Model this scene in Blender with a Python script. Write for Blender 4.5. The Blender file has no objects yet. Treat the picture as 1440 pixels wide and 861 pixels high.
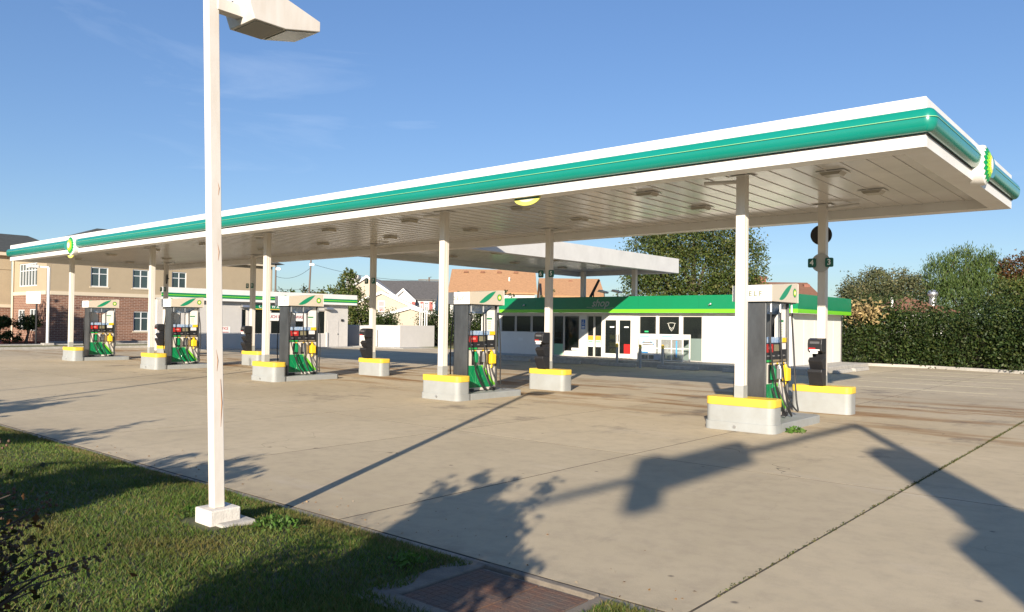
import bpy, math, random
import numpy as np
from mathutils import Vector, Matrix
random.seed(7); rng = np.random.default_rng(11)
sc = bpy.context.scene
COL = sc.collection
R = math.radians

# ------------------------------------------------------------------ camera
F, YAW, PITCH, ROLL, CX, CY = 1096.99, 0.7132, 0.0141, 0.0130, 711.77, 439.67
fw = Vector((-math.sin(YAW)*math.cos(PITCH), math.cos(YAW)*math.cos(PITCH), math.sin(PITCH)))
rt = Vector((math.cos(YAW), math.sin(YAW), 0)); up = rt.cross(fw)
r2 = math.cos(ROLL)*rt + math.sin(ROLL)*up; u2 = -math.sin(ROLL)*rt + math.cos(ROLL)*up
cd = bpy.data.cameras.new('camera'); cam = bpy.data.objects.new('camera', cd); COL.objects.link(cam)
cam.matrix_world = Matrix(((r2.x, u2.x, -fw.x, 0), (r2.y, u2.y, -fw.y, 0), (r2.z, u2.z, -fw.z, 1.85), (0, 0, 0, 1)))
cd.sensor_width = 36; cd.lens = F/1440*36; cd.clip_start = 0.05; cd.clip_end = 3000
cd.shift_x = (720-CX)/1440; cd.shift_y = (CY-430.5)/1440
sc.camera = cam
# ------------------------------------------------------------------ light
SUN_EL, SUN_AZ = 17.8, 28.3          # sun behind the camera, to its right
sx, sy = math.sin(R(SUN_AZ)), -math.cos(R(SUN_AZ))
w = bpy.data.worlds.new('World'); sc.world = w; w.use_nodes = True
nt = w.node_tree; bg = nt.nodes['Background']
sky = nt.nodes.new('ShaderNodeTexSky'); sky.sky_type = 'NISHITA'; sky.sun_disc = False
sky.sun_elevation = R(SUN_EL); sky.sun_rotation = R(180-SUN_AZ)
sky.air_density = 1.0; sky.dust_density = 0.3; sky.ozone_density = 1.5; sky.altitude = 20
gm = nt.nodes.new('ShaderNodeGamma'); gm.inputs[1].default_value = 0.65
hsv = nt.nodes.new('ShaderNodeHueSaturation'); hsv.inputs['Saturation'].default_value = 1.32; hsv.inputs['Hue'].default_value = 0.508
nt.links.new(sky.outputs[0], gm.inputs[0]); nt.links.new(gm.outputs[0], hsv.inputs['Color'])
mlt = nt.nodes.new('ShaderNodeMix'); mlt.data_type = 'RGBA'; mlt.blend_type = 'MULTIPLY'; mlt.inputs[0].default_value = 1; mlt.inputs[7].default_value = (.72, .88, 1.13, 1)
nt.links.new(hsv.outputs[0], mlt.inputs[6])
# thin high cirrus, the same all round
tcw = nt.nodes.new('ShaderNodeTexCoord'); mpw = nt.nodes.new('ShaderNodeMapping'); mpw.inputs['Scale'].default_value = (1.3, 1.3, 9); mpw.inputs['Location'].default_value = (.6, .2, .35)
nzw = nt.nodes.new('ShaderNodeTexNoise'); nzw.inputs['Scale'].default_value = 1.7; nzw.inputs['Detail'].default_value = 7; nzw.inputs['Roughness'].default_value = .58; nzw.inputs['Distortion'].default_value = .6
mrw = nt.nodes.new('ShaderNodeMapRange'); mrw.inputs[1].default_value = .60; mrw.inputs[2].default_value = .80; mrw.inputs[3].default_value = 0; mrw.inputs[4].default_value = .13
cmx = nt.nodes.new('ShaderNodeMix'); cmx.data_type = 'RGBA'; cmx.inputs[7].default_value = (5.2, 5.6, 6.2, 1)
nt.links.new(tcw.outputs['Generated'], mpw.inputs[0]); nt.links.new(mpw.outputs[0], nzw.inputs['Vector']); nt.links.new(nzw.outputs[0], mrw.inputs[0]); nt.links.new(mrw.outputs[0], cmx.inputs[0])
nt.links.new(mlt.outputs[2], cmx.inputs[6]); nt.links.new(cmx.outputs[2], bg.inputs['Color']); bg.inputs['Strength'].default_value = 0.115
sd = bpy.data.lights.new('sun', 'SUN'); sun = bpy.data.objects.new('sun', sd); COL.objects.link(sun)
sd.energy = 5.0; sd.angle = R(0.5); sd.color = (1.0, 0.89, 0.75)
sun.rotation_euler = Vector((-sx*math.cos(R(SUN_EL)), -sy*math.cos(R(SUN_EL)), -math.sin(R(SUN_EL)))).to_track_quat('-Z', 'Y').to_euler()
sun.location = (20, -40, 30)
vs = sc.view_settings; vs.view_transform = 'Standard'; vs.look = 'None'; vs.exposure = 0.97; vs.gamma = 1

# ------------------------------------------------------------------ materials
MATS = {}
def mat(name, col, rough=0.6, metal=0.0, var=0.0, vscale=3.0, bump=0.0, bscale=40.0, col2=None, coat=0.0, spec=0.5, stretch=(1, 1, 1), rand=0.0, local=False):
    if name in MATS: return MATS[name]
    m = bpy.data.materials.new(name); m.use_nodes = True; MATS[name] = m
    n = m.node_tree; b = n.nodes['Principled BSDF']; L = n.links.new
    b.inputs['Roughness'].default_value = rough; b.inputs['Metallic'].default_value = metal
    b.inputs['Specular IOR Level'].default_value = spec
    b.inputs['Coat Weight'].default_value = coat; b.inputs['Coat Roughness'].default_value = 0.08
    c = (*col, 1)
    b.inputs['Base Color'].default_value = c
    if var or bump:
        if local:
            tc = n.nodes.new('ShaderNodeTexCoord'); src = tc.outputs['Object']
        else:
            g = n.nodes.new('ShaderNodeNewGeometry'); src = g.outputs['Position']
        mp = n.nodes.new('ShaderNodeMapping'); mp.inputs['Scale'].default_value = stretch
        L(src, mp.inputs['Vector'])
    if var:
        t = n.nodes.new('ShaderNodeTexNoise'); t.inputs['Scale'].default_value = vscale; t.inputs['Detail'].default_value = 6; t.inputs['Roughness'].default_value = .65
        L(mp.outputs[0], t.inputs['Vector'])
        mr = n.nodes.new('ShaderNodeMapRange'); mr.inputs[1].default_value = .3; mr.inputs[2].default_value = .7
        L(t.outputs[0], mr.inputs[0])
        mx = n.nodes.new('ShaderNodeMix'); mx.data_type = 'RGBA'
        c2 = col2 if col2 else tuple(x*(1-var) for x in col)
        c1 = col if col2 else tuple(min(1, x*(1+var*.5)) for x in col)
        mx.inputs[6].default_value = (*c1, 1); mx.inputs[7].default_value = (*c2, 1)
        L(mr.outputs[0], mx.inputs[0]); L(mx.outputs[2], b.inputs['Base Color'])
        rr = n.nodes.new('ShaderNodeMapRange'); rr.inputs[3].default_value = max(.03, rough*.85); rr.inputs[4].default_value = min(1, rough*1.2)
        L(t.outputs[0], rr.inputs[0]); L(rr.outputs[0], b.inputs['Roughness'])
    if bump:
        t2 = n.nodes.new('ShaderNodeTexNoise'); t2.inputs['Scale'].default_value = bscale; t2.inputs['Detail'].default_value = 4
        L(mp.outputs[0], t2.inputs['Vector'])
        bp = n.nodes.new('ShaderNodeBump'); bp.inputs['Strength'].default_value = bump; bp.inputs['Distance'].default_value = .02
        L(t2.outputs[0], bp.inputs['Height']); L(bp.outputs[0], b.inputs['Normal'])
    return m

def leafmat(name, cols, trans=0.25, rough=0.55, dry=None):
    m = bpy.data.materials.new(name); m.use_nodes = True; MATS[name] = m
    n = m.node_tree; b = n.nodes['Principled BSDF']; L = n.links.new
    g = n.nodes.new('ShaderNodeNewGeometry')
    r = n.nodes.new('ShaderNodeValToRGB'); e = r.color_ramp.elements
    e[0].color = (*cols[0], 1); e[1].color = (*cols[-1], 1); e[1].position = .97
    for i, c in enumerate(cols[1:-1]):
        k = e.new((i+1)/(len(cols)-1)); k.color = (*c, 1)
    L(g.outputs['Random Per Island'], r.inputs[0])
    t = n.nodes.new('ShaderNodeTexNoise'); t.inputs['Scale'].default_value = .9; L(g.outputs['Position'], t.inputs['Vector'])
    hs = n.nodes.new('ShaderNodeHueSaturation')
    mr = n.nodes.new('ShaderNodeMapRange'); mr.inputs[1].default_value = .3; mr.inputs[2].default_value = .7; mr.inputs[3].default_value = .72; mr.inputs[4].default_value = 1.28
    L(t.outputs[0], mr.inputs[0]); L(mr.outputs[0], hs.inputs['Value']); L(r.outputs[0], hs.inputs['Color'])
    out = hs.outputs[0]
    if dry:
        t3 = n.nodes.new('ShaderNodeTexNoise'); t3.inputs['Scale'].default_value = .75; t3.inputs['Detail'].default_value = 5; L(g.outputs['Position'], t3.inputs['Vector'])
        m3 = n.nodes.new('ShaderNodeMapRange'); m3.inputs[1].default_value = .5; m3.inputs[2].default_value = .68; m3.inputs[4].default_value = .45; L(t3.outputs[0], m3.inputs[0])
        x3 = n.nodes.new('ShaderNodeMix'); x3.data_type = 'RGBA'; x3.inputs[7].default_value = (*dry, 1); L(m3.outputs[0], x3.inputs[0]); L(out, x3.inputs[6]); out = x3.outputs[2]
    L(out, b.inputs['Base Color']); b.inputs['Roughness'].default_value = rough
    b.inputs['Specular IOR Level'].default_value = .3
    tr = n.nodes.new('ShaderNodeBsdfTranslucent'); L(out, tr.inputs[0])
    ms = n.nodes.new('ShaderNodeMixShader'); ms.inputs[0].default_value = trans
    L(b.outputs[0], ms.inputs[1]); L(tr.outputs[0], ms.inputs[2]); L(ms.outputs[0], n.nodes['Material Output'].inputs[0])
    return m

def glassmat(name, tint=(.02, .025, .025), trans=.35):
    m = bpy.data.materials.new(name); m.use_nodes = True; MATS[name] = m
    n = m.node_tree; L = n.links.new; b = n.nodes['Principled BSDF']
    b.inputs['Base Color'].default_value = (*tint, 1); b.inputs['Roughness'].default_value = .04
    b.inputs['Specular IOR Level'].default_value = .6
    tb = n.nodes.new('ShaderNodeBsdfTransparent'); tb.inputs[0].default_value = (.75, .8, .78, 1)
    ms = n.nodes.new('ShaderNodeMixShader'); ms.inputs[0].default_value = trans
    L(b.outputs[0], ms.inputs[1]); L(tb.outputs[0], ms.inputs[2]); L(ms.outputs[0], n.nodes['Material Output'].inputs[0])
    return m

# ------------------------------------------------------------------ mesh helpers
class MB:
    def __init__(s): s.v = []; s.f = []; s.m = []
    def add(s, vs, fs, mi=0):
        o = len(s.v); s.v += [tuple(x) for x in vs]; s.f += [tuple(i+o for i in f) for f in fs]; s.m += [mi]*len(fs); return s
    def box(s, x0, x1, y0, y1, z0, z1, mi=0):
        v = [(x0, y0, z0), (x1, y0, z0), (x1, y1, z0), (x0, y1, z0), (x0, y0, z1), (x1, y0, z1), (x1, y1, z1), (x0, y1, z1)]
        return s.add(v, [(3, 2, 1, 0), (4, 5, 6, 7), (0, 1, 5, 4), (1, 2, 6, 5), (2, 3, 7, 6), (3, 0, 4, 7)], mi)
    def prism(s, pts, ax, a, b, mi=0):
        """extrude polygon pts (2D) along axis ax from a to b. ax 0: pts=(y,z); 1: (x,z); 2: (x,y)"""
        def P(p, t): return {0: (t, p[0], p[1]), 1: (p[0], t, p[1]), 2: (p[0], p[1], t)}[ax]
        n = len(pts); v = [P(p, a) for p in pts]+[P(p, b) for p in pts]
        f = [tuple(range(n)), tuple(range(2*n-1, n-1, -1))]+[(i, i+n, (i+1) % n+n, (i+1) % n) for i in range(n)]
        return s.add(v, f, mi)
    def poly(s, pts, mi=0): return s.add(pts, [tuple(range(len(pts)))], mi)
    def tube(s, pts, r, n=8, mi=0, cap=True):
        pts = [Vector(p) for p in pts]; rs = r if isinstance(r, (list, tuple)) else [r]*len(pts)
        vs = []; prev = None
        for i, p in enumerate(pts):
            d = (pts[min(i+1, len(pts)-1)]-pts[max(i-1, 0)]).normalized()
            a = prev if prev is not None else (Vector((1, 0, 0)) if abs(d.x) < .8 else Vector((0, 1, 0)))
            a = (a-d*a.dot(d)).normalized(); prev = a; b = d.cross(a)
            for k in range(n):
                t = 2*math.pi*k/n; vs.append(p+rs[i]*(math.cos(t)*a+math.sin(t)*b))
        fs = []
        for i in range(len(pts)-1):
            for k in range(n): fs.append((i*n+k, i*n+(k+1) % n, (i+1)*n+(k+1) % n, (i+1)*n+k))
        if cap: fs += [tuple(range(n-1, -1, -1)), tuple(range((len(pts)-1)*n, len(pts)*n))]
        return s.add(vs, fs, mi)
    def disc(s, c, nrm, r, th, n=24, mi=0):
        c = Vector(c); nrm = Vector(nrm).normalized(); return s.tube([c, c+nrm*th], r, n, mi)
    def rbox(s, x0, x1, y0, y1, z0, z1, r, n=5, mi=0):
        pts = []
        for cx, cy, a0 in ((x1-r, y0+r, -90), (x1-r, y1-r, 0), (x0+r, y1-r, 90), (x0+r, y0+r, 180)):
            for i in range(n+1):
                a = R(a0+90*i/n); pts.append((cx+r*math.cos(a), cy+r*math.sin(a)))
        return s.prism(pts, 2, z0, z1, mi)
    def sphere(s, c, r, nu=10, nv=7, mi=0, sz=1):
        vs = []; fs = []
        for j in range(nv+1):
            t = math.pi*j/nv
            for i in range(nu):
                a = 2*math.pi*i/nu; vs.append((c[0]+r*math.sin(t)*math.cos(a), c[1]+r*math.sin(t)*math.sin(a), c[2]+sz*r*math.cos(t)))
        for j in range(nv):
            for i in range(nu): fs.append((j*nu+i, (j+1)*nu+i, (j+1)*nu+(i+1) % nu, j*nu+(i+1) % nu))
        return s.add(vs, fs, mi)
    def build(s, name, mats, parent=None, bevel=0, smooth=False, world=True, label=None):
        me = bpy.data.meshes.new(name)
        off = Vector((0, 0, 0))
        if parent is not None and world:
            q = parent
            while q is not None: off += q.location; q = q.parent
        me.from_pydata([(x-off.x, y-off.y, z-off.z) for x, y, z in s.v], [], s.f)
        if not isinstance(mats, (list, tuple)): mats = [mats]
        for m in mats: me.materials.append(m)
        if len(mats) > 1: me.polygons.foreach_set('material_index', s.m)
        import bmesh
        bm = bmesh.new(); bm.from_mesh(me); bmesh.ops.recalc_face_normals(bm, faces=bm.faces); bm.to_mesh(me); bm.free()
        if smooth:
            me.polygons.foreach_set('use_smooth', [True]*len(me.polygons))
            try: me.set_sharp_from_angle(angle=R(40))
            except Exception: pass
        o = bpy.data.objects.new(name, me); COL.objects.link(o); o.parent = parent
        if bevel:
            b = o.modifiers.new('bevel', 'BEVEL'); b.width = bevel; b.segments = 2; b.limit_method = 'ANGLE'; b.angle_limit = R(50); b.harden_normals = False
        if label: o['label'] = label
        return o
def tag(o, label=None, cat=None, group=None, kind=None):
    if label: o['label'] = label
    if cat: o['category'] = cat
    if group: o['group'] = group
    if kind: o['kind'] = kind
    return o
def empty(name, loc, label, cat, group=None):
    o = bpy.data.objects.new(name, None); COL.objects.link(o); o.location = loc; o.empty_display_size = .3
    return tag(o, label, cat, group)
def copy_tree(o, parent=None):
    c = o.copy(); COL.objects.link(c); c.parent = parent
    for ch in list(o.children): copy_tree(ch, c)
    return c
def textmesh(body, size, ext=.004, shear=0, spacing=1.0):
    cu = bpy.data.curves.new('t', 'FONT'); cu.body = body; cu.size = size; cu.extrude = ext; cu.shear = shear; cu.space_character = spacing; cu.offset = size*.012
    cu.align_x = 'CENTER'; cu.align_y = 'CENTER'; cu.resolution_u = 3
    o = bpy.data.objects.new('t', cu); COL.objects.link(o)
    dg = bpy.context.evaluated_depsgraph_get(); me = bpy.data.meshes.new_from_object(o.evaluated_get(dg))
    bpy.data.objects.remove(o); bpy.data.curves.remove(cu); return me
def text(body, size, m, parent, loc, facing, name='lettering', **k):
    me = textmesh(body, size, **k); me.name = name; me.materials.clear(); me.materials.append(m)
    o = bpy.data.objects.new(name, me); COL.objects.link(o); o.parent = parent
    off = Vector((0, 0, 0)); q = parent
    while q is not None: off += q.location; q = q.parent
    o.location = Vector(loc)-off
    o.rotation_euler = {'-y': (R(90), 0, 0), '+x': (R(90), 0, R(90)), '-x': (R(90), 0, R(-90)), '+y': (R(90), 0, R(180))}[facing]
    return o
def leafmesh(name, pts, sizes, m, parent=None, aspect=.55, flat=0.0, dirs=None):
    """one two-triangle folded leaf (rhombus) per point"""
    n = len(pts); a = rng.normal(size=(n, 3)); a[:, 2] *= (1-flat)
    if dirs is not None: a = dirs+.35*a
    a /= np.linalg.norm(a, axis=1)[:, None]+1e-9
    b = rng.normal(size=(n, 3)); b -= a*np.sum(a*b, 1)[:, None]; b /= np.linalg.norm(b, axis=1)[:, None]+1e-9
    s = sizes[:, None]; nn = np.cross(a, b)
    V = np.stack([pts-a*s*.5, pts+b*s*aspect*.5+nn*s*.12, pts+a*s*.5, pts-b*s*aspect*.5+nn*s*.12], 1).reshape(-1, 3)
    if parent is not None:
        off = Vector((0, 0, 0)); q = parent
        while q is not None: off += q.location; q = q.parent
        V = V-np.array(off)
    me = bpy.data.meshes.new(name); me.vertices.add(4*n); me.vertices.foreach_set('co', V.ravel())
    me.loops.add(4*n); me.polygons.add(n)
    me.loops.foreach_set('vertex_index', np.arange(4*n)); me.polygons.foreach_set('loop_start', np.arange(0, 4*n, 4)); 
    me.update(calc_edges=True); me.validate()
    me.materials.append(m); o = bpy.data.objects.new(name, me); COL.objects.link(o); o.parent = parent
    return o
def crown_points(blobs, n, clump=.26, per=26):
    out = []
    wts = np.array([np.prod(np.array(b[1]))**(2/3) for b in blobs]); wts /= wts.sum()
    for (c, r), wt in zip(blobs, wts):
        k = max(60, int(n*wt)); nc = max(6, k//per)
        d = rng.normal(size=(nc, 3)); d /= np.linalg.norm(d, axis=1)[:, None]
        rad = .45+.6*rng.random((nc, 1))**.6
        cc = d*rad
        i = rng.integers(0, nc, k)
        out.append(np.array(c)+(cc[i]+rng.normal(size=(k, 3))*clump*.55)*np.array(r))
    return np.concatenate(out)
def tree(name, label, base, blobs, n, leaf, lm, bark, cat='tree', group=None, tr=.16, limbs=True, aspect=.6, hang=False):
    root = empty(name, base, label, cat, group)
    b = Vector(base); mb = MB()
    top = max(bl[0][2] for bl in blobs); cx = np.mean([bl[0][0] for bl in blobs]); cy = np.mean([bl[0][1] for bl in blobs])
    z1 = b.z+(top-b.z)*.55
    mid = Vector((b.x*.6+cx*.4, b.y*.6+cy*.4, b.z+(z1-b.z)*.5)); tp = Vector((cx, cy, z1))
    mb.tube([b-Vector((0, 0, .05)), mid, tp, Vector((cx, cy, top))], [tr*1.3, tr, tr*.7, tr*.15], 8)
    if limbs:
        for c, r in blobs:
            c = Vector(c); a = mid.lerp(tp, random.random())
            mb.tube([a, a.lerp(c, .5)+Vector((0, 0, -.1)), c, c+Vector((random.uniform(-.6, .6)*r[0], random.uniform(-.6, .6)*r[1], .7*r[2]))], [tr*.55, tr*.4, tr*.22, tr*.06], 6)
    mb.build('trunk', bark, root, smooth=True)
    pts = crown_points(blobs, n); pts = pts[pts[:, 2] > b.z+.1]
    sz = leaf*(.6+.8*rng.random(len(pts)))
    dirs = None
    if hang: dirs = np.tile(np.array([[0, 0, -1.0]]), (len(pts), 1))
    leafmesh('crown', pts, sz, lm, root, aspect=aspect, dirs=dirs)
    return root
def SP(lat, dep, z=0):   # streets behind run square to another grid: lat/dep in metres along that grid
    return Vector((.7562*lat-.6543*dep, .6543*lat+.7562*dep, z))

# palette
white = mat('white_paint', (.72, .71, .68), .4, var=.08, vscale=1.6, bump=.03, bscale=1.2, col2=(.64, .62, .58), stretch=(1, 1, .5))
cream = mat('cream_paint', (.72, .67, .59), .42, var=.04, vscale=1.5)
soff = mat('soffit_panel_white', (.60, .585, .555), .2, var=.10, vscale=1.6, bump=.04, bscale=1.5)
teal = mat('emerald_bullnose', (.003, .19, .135), .27, coat=.5, var=.2, vscale=.5, col2=(.005, .20, .165), bump=.05, bscale=1.3, stretch=(1, 1, 2.5))
teal2 = mat('pale_lime_pinstripe', (.26, .55, .26), .35)
dark = mat('black_plastic', (.018, .018, .02), .42, var=.2, vscale=6)
darkgap = mat('dark_gap', (.01, .012, .012), .8)
steel = mat('dull_stainless', (.16, .165, .17), .34, metal=.75, var=.35, vscale=3, stretch=(1, 1, .4))
galv = mat('galvanised_metal', (.5, .5, .5), .35, metal=.8, var=.15)
pgrey = mat('pier_grey_paint', (.31, .325, .32), .55, col2=(.265, .27, .255), var=.3, vscale=2.5, bump=.08, bscale=60)
pyel = mat('pier_yellow_paint', (.74, .50, .05), .45, var=.10, vscale=6)
conc = mat('old_concrete', (.40, .38, .34), .85, var=.25, vscale=7, bump=.3, bscale=90)
kerbm = mat('kerb_concrete', (.34, .33, .30), .9, var=.3, vscale=5, bump=.3, bscale=70)
green = mat('pump_green', (.0, .20, .065), .3, coat=.3)
lime = mat('lime_green', (.17, .56, .02), .32, coat=.3)
yellow = mat('yellow_plastic', (.86, .55, .02), .35)
red = mat('red_panel', (.42, .02, .018), .35)
signg = mat('dark_green_sign', (.0, .09, .055), .35)
wlet = mat('white_lettering', (.8, .82, .8), .4)
glet = mat('grey_lettering', (.32, .36, .35), .4)
olet = mat('olive_lettering', (.10, .12, .05), .5)
barkm = mat('bark', (.09, .07, .055), .9, var=.4, vscale=9, bump=.5, bscale=40)
glass = glassmat('store_glass', trans=.6)
glassd = glassmat('far_window_glass', (.05, .075, .08), .08)
mullion = mat('mullion_beige', (.6, .56, .5), .5)
asph = mat('asphalt', (.065, .064, .062), .9, var=.3, vscale=3, bump=.3, bscale=120)

# ------------------------------------------------------------------ ground
def concrete_lot():
    m = bpy.data.materials.new('tan_lot_concrete'); m.use_nodes = True
    n = m.node_tree; L = n.links.new; b = n.nodes['Principled BSDF']; N = n.nodes.new
    g = N('ShaderNodeNewGeometry'); oi = N('ShaderNodeObjectInfo')
    def noise(scale, det=6, rough=.6, st=None):
        t = N('ShaderNodeTexNoise'); t.inputs['Scale'].default_value = scale; t.inputs['Detail'].default_value = det; t.inputs['Roughness'].default_value = rough
        if st:
            mp = N('ShaderNodeMapping'); mp.inputs['Scale'].default_value = st; L(g.outputs['Position'], mp.inputs[0]); L(mp.outputs[0], t.inputs['Vector'])
        else: L(g.outputs['Position'], t.inputs['Vector'])
        return t.outputs[0]
    def rng_(x, a, b_, c, d):
        r = N('ShaderNodeMapRange'); r.inputs[1].default_value = a; r.inputs[2].default_value = b_; r.inputs[3].default_value = c; r.inputs[4].default_value = d; L(x, r.inputs[0]); return r.outputs[0]
    def mixc(f, a, b_):
        x = N('ShaderNodeMix'); x.data_type = 'RGBA'
        if isinstance(f, float): x.inputs[0].default_value = f
        else: L(f, x.inputs[0])
        for i, c in ((6, a), (7, b_)):
            if isinstance(c, tuple): x.inputs[i].default_value = (*c, 1)
            else: L(c, x.inputs[i])
        return x.outputs[2]
    def mul(a, b_):
        x = N('ShaderNodeMath'); x.operation = 'MULTIPLY'; L(a, x.inputs[0])
        if isinstance(b_, float): x.inputs[1].default_value = b_
        else: L(b_, x.inputs[1])
        return x.outputs[0]
    c = mixc(rng_(noise(.35, 5), .35, .65, 0, 1), (.505, .42, .285), (.435, .36, .24))
    c = mixc(rng_(noise(4, 8, .7), .45, .75, 0, .5), c, (.31, .25, .185))
    c = mixc(rng_(noise(1.1, 7, .7, (1, .35, 1)), .60, .74, 0, .45), c, (.23, .195, .155))
    c = mixc(rng_(noise(60, 3, .7), .55, .8, 0, .5), c, (.48, .42, .35))
    c = mixc(rng_(noise(130, 2, .8), .66, .74, 0, .6), c, (.12, .10, .08))
    # drip and oil stains under the canopy where the cars stop
    sp = N('ShaderNodeSeparateXYZ'); L(g.outputs['Position'], sp.inputs[0])
    band = mul(rng_(sp.outputs['Y'], 13.2, 16.5, 0, 1), rng_(sp.outputs['Y'], 20.5, 24.5, 1, 0))
    c = mixc(mul(band, rng_(noise(.8, 6, .65, (.28, 1.3, 1)), .48, .62, 0, .95)), c, (.25, .135, .045))
    band2 = mul(rng_(sp.outputs['Y'], 9, 12, 0, 1), rng_(sp.outputs['Y'], 27, 30, 1, 0))
    c = mixc(mul(band2, rng_(noise(.55, 6, .7), .56, .68, 0, .7)), c, (.15, .125, .10))
    # paler band of dust by the gutter
    gb = mul(rng_(sp.outputs['Y'], 4.5, 4.9, 1, 0), rng_(noise(3, 6, .7), .4, .65, 0, .6))
    c = mixc(gb, c, (.20, .17, .13))
    vo = N('ShaderNodeTexVoronoi'); vo.inputs['Scale'].default_value = 1.5; L(g.outputs['Position'], vo.inputs['Vector'])
    c = mixc(mul(rng_(vo.outputs['Distance'], .022, .05, 1, 0), .75), c, (.10, .085, .07))      # gum and oil spots
    vc = N('ShaderNodeTexVoronoi'); vc.feature = 'DISTANCE_TO_EDGE'; vc.inputs['Scale'].default_value = .21
    wj = N('ShaderNodeVectorMath'); wj.operation = 'MULTIPLY_ADD'; nz = N('ShaderNodeTexNoise'); nz.inputs['Scale'].default_value = 1.3; L(g.outputs['Position'], nz.inputs['Vector']); L(nz.outputs['Color'], wj.inputs[0]); wj.inputs[1].default_value = (1.4, 1.4, 0); L(g.outputs['Position'], wj.inputs[2]); L(wj.outputs[0], vc.inputs['Vector'])
    c = mixc(mul(rng_(vc.outputs['Distance'], .0006, .0016, .75, 0), rng_(noise(.25, 3), .5, .6, 0, 1)), c, (.10, .08, .055))   # hairline cracks
    c = mixc(rng_(noise(.7, 7, .72, (.3, 1, 1)), .58, .70, 0, .4), c, (.53, .46, .36))      # bleached drag marks
    hs = N('ShaderNodeHueSaturation'); L(c, hs.inputs['Color']); L(rng_(oi.outputs['Random'], 0, 1, .93, 1.06), hs.inputs['Value'])
    L(hs.outputs[0], b.inputs['Base Color']); b.inputs['Roughness'].default_value = .85; b.inputs['Specular IOR Level'].default_value = .25
    bp = N('ShaderNodeBump'); bp.inputs['Strength'].default_value = .35; bp.inputs['Distance'].default_value = .012
    L(noise(70, 5, .7), bp.inputs['Height']); L(bp.outputs[0], b.inputs['Normal'])
    return m
lotm = concrete_lot()
earth = mat('dry_earth', (.20, .17, .11), .95, var=.4, vscale=.3, col2=(.09, .11, .04))
joint = mat('joint_dirt', (.07, .055, .035), .95, var=.4, vscale=9)
g = MB().box(-900, 900, -900, 900, -1.0, -.10).build('ground', earth); tag(g, kind='structure')
lot = MB().box(-50.2, 14, 4.516, 46, -.09, -.0012).build('parking_lot', joint); tag(lot, kind='structure')
XJ = [-2.4-3.55*i for i in range(-5, 14)]; XJ = sorted(XJ)+[]
XJ = [x for x in XJ if x < 14]; XJ[0] = -50.2
YJ = [4.52, 9.65, 14.8, 19.95, 25.1, 30.25, 35.6, 41, 46]
slabs = {}
XE = XJ+[14]
for i in range(len(XE)-1):
    for j in range(len(YJ)-1):
        wx, wy = XE[i+1]-XE[i], YJ[j+1]-YJ[j]; k = (round(wx, 2), round(wy, 2))
        if k not in slabs:
            me_o = MB().box(.011, wx-.011, .011, wy-.011, -.0045, 0).build('slab', lotm, lot, world=False); o = me_o
        else:
            o = slabs[k].copy(); COL.objects.link(o)
        slabs.setdefault(k, o); o.location = (XE[i], YJ[j], 0)
# gutter strip between lawn and slabs
gut = MB()
for x in np.arange(-40, 14, 3.05):
    if -4.3 < x+1.5 < -2.4: continue
    gut.box(x+.004, x+3.046, 4.36, 4.512, -.05, -.004)
gut.box(-4.6, -4.13, 4.36, 4.512, -.05, -.0045); gut.box(-2.8, -2.0, 4.36, 4.512, -.05, -.0045)
tag(gut.build('gutter_strip', mat('gutter_concrete', (.27, .235, .185), .9, var=.35, vscale=5, bump=.3, bscale=80)), kind='structure')
# parking paint
paint = mat('worn_pale_line_paint', (.50, .46, .30), .8, var=.35, vscale=9)
for i, x in enumerate([-29.6, -26.6, -23.6, -20.6, -17.7, -14.6, -11.6]):
    tag(MB().box(x-.05, x+.05, 24.2, 29.5, .001, .004).build('parking_line', paint), kind='structure')
for y in (26.2, 29.0, 31.8, 34.6, 37.4):
    tag(MB().box(-8.6, -4.0, y-.05, y+.05, .001, .004).build('parking_line', paint), kind='structure')
for k in range(4):
    y = 29.5+k*1.4
    tag(MB().prism([(-37.0+k*.5, y), (-34.2+k*.5, y+.8), (-34.2+k*.5, y+.92), (-37.0+k*.5, y+.12)], 2, .001, .004).build('hatching_line', paint), kind='structure')

# lawn (rises a little behind the gutter)
def lawn_z(x, y):
    dx = np.clip(np.maximum(-4.22-x, x+2.78), 0, 9); dy = np.clip(3.3-y, 0, 9)
    return np.minimum(-.01+.155*np.clip((4.42-y)/1.0, 0, 1)**.7, .02+.16*np.hypot(dx, dy))
lawnm = mat('lawn_soil', (.10, .085, .045), .95, var=.5, vscale=4, col2=(.055, .075, .02))
xs_ = np.concatenate([np.linspace(-60, -9, 60), np.linspace(-8.75, -4.4, 30), [-4.22], np.linspace(-4.0, -3.0, 5), [-2.78], np.linspace(-2.6, 1, 24), np.linspace(1.5, 14, 14)]); ys_ = np.concatenate([np.linspace(-14, 2.5, 14), np.linspace(2.6, 3.2, 7), [3.3], np.linspace(3.4, 4.36, 11)])
def in_basin(x, y): return (-4.22 < x < -2.78) and (y > 3.30)
V = []; Fq = []
for y in ys_:
    for x in xs_:
        zz = lawn_z(x, y)
        V.append((x, y, zz))
nx = len(xs_)
for j in range(len(ys_)-1):
    for i in range(nx-1):
        if in_basin((xs_[i]+xs_[i+1])/2, (ys_[j]+ys_[j+1])/2): continue
        Fq.append((j*nx+i, j*nx+i+1, (j+1)*nx+i+1, (j+1)*nx+i))
lw = MB(); lw.v = V; lw.f = Fq; lw.m = [0]*len(Fq); tag(lw.build('lawn', lawnm, smooth=True), kind='structure')
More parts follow.
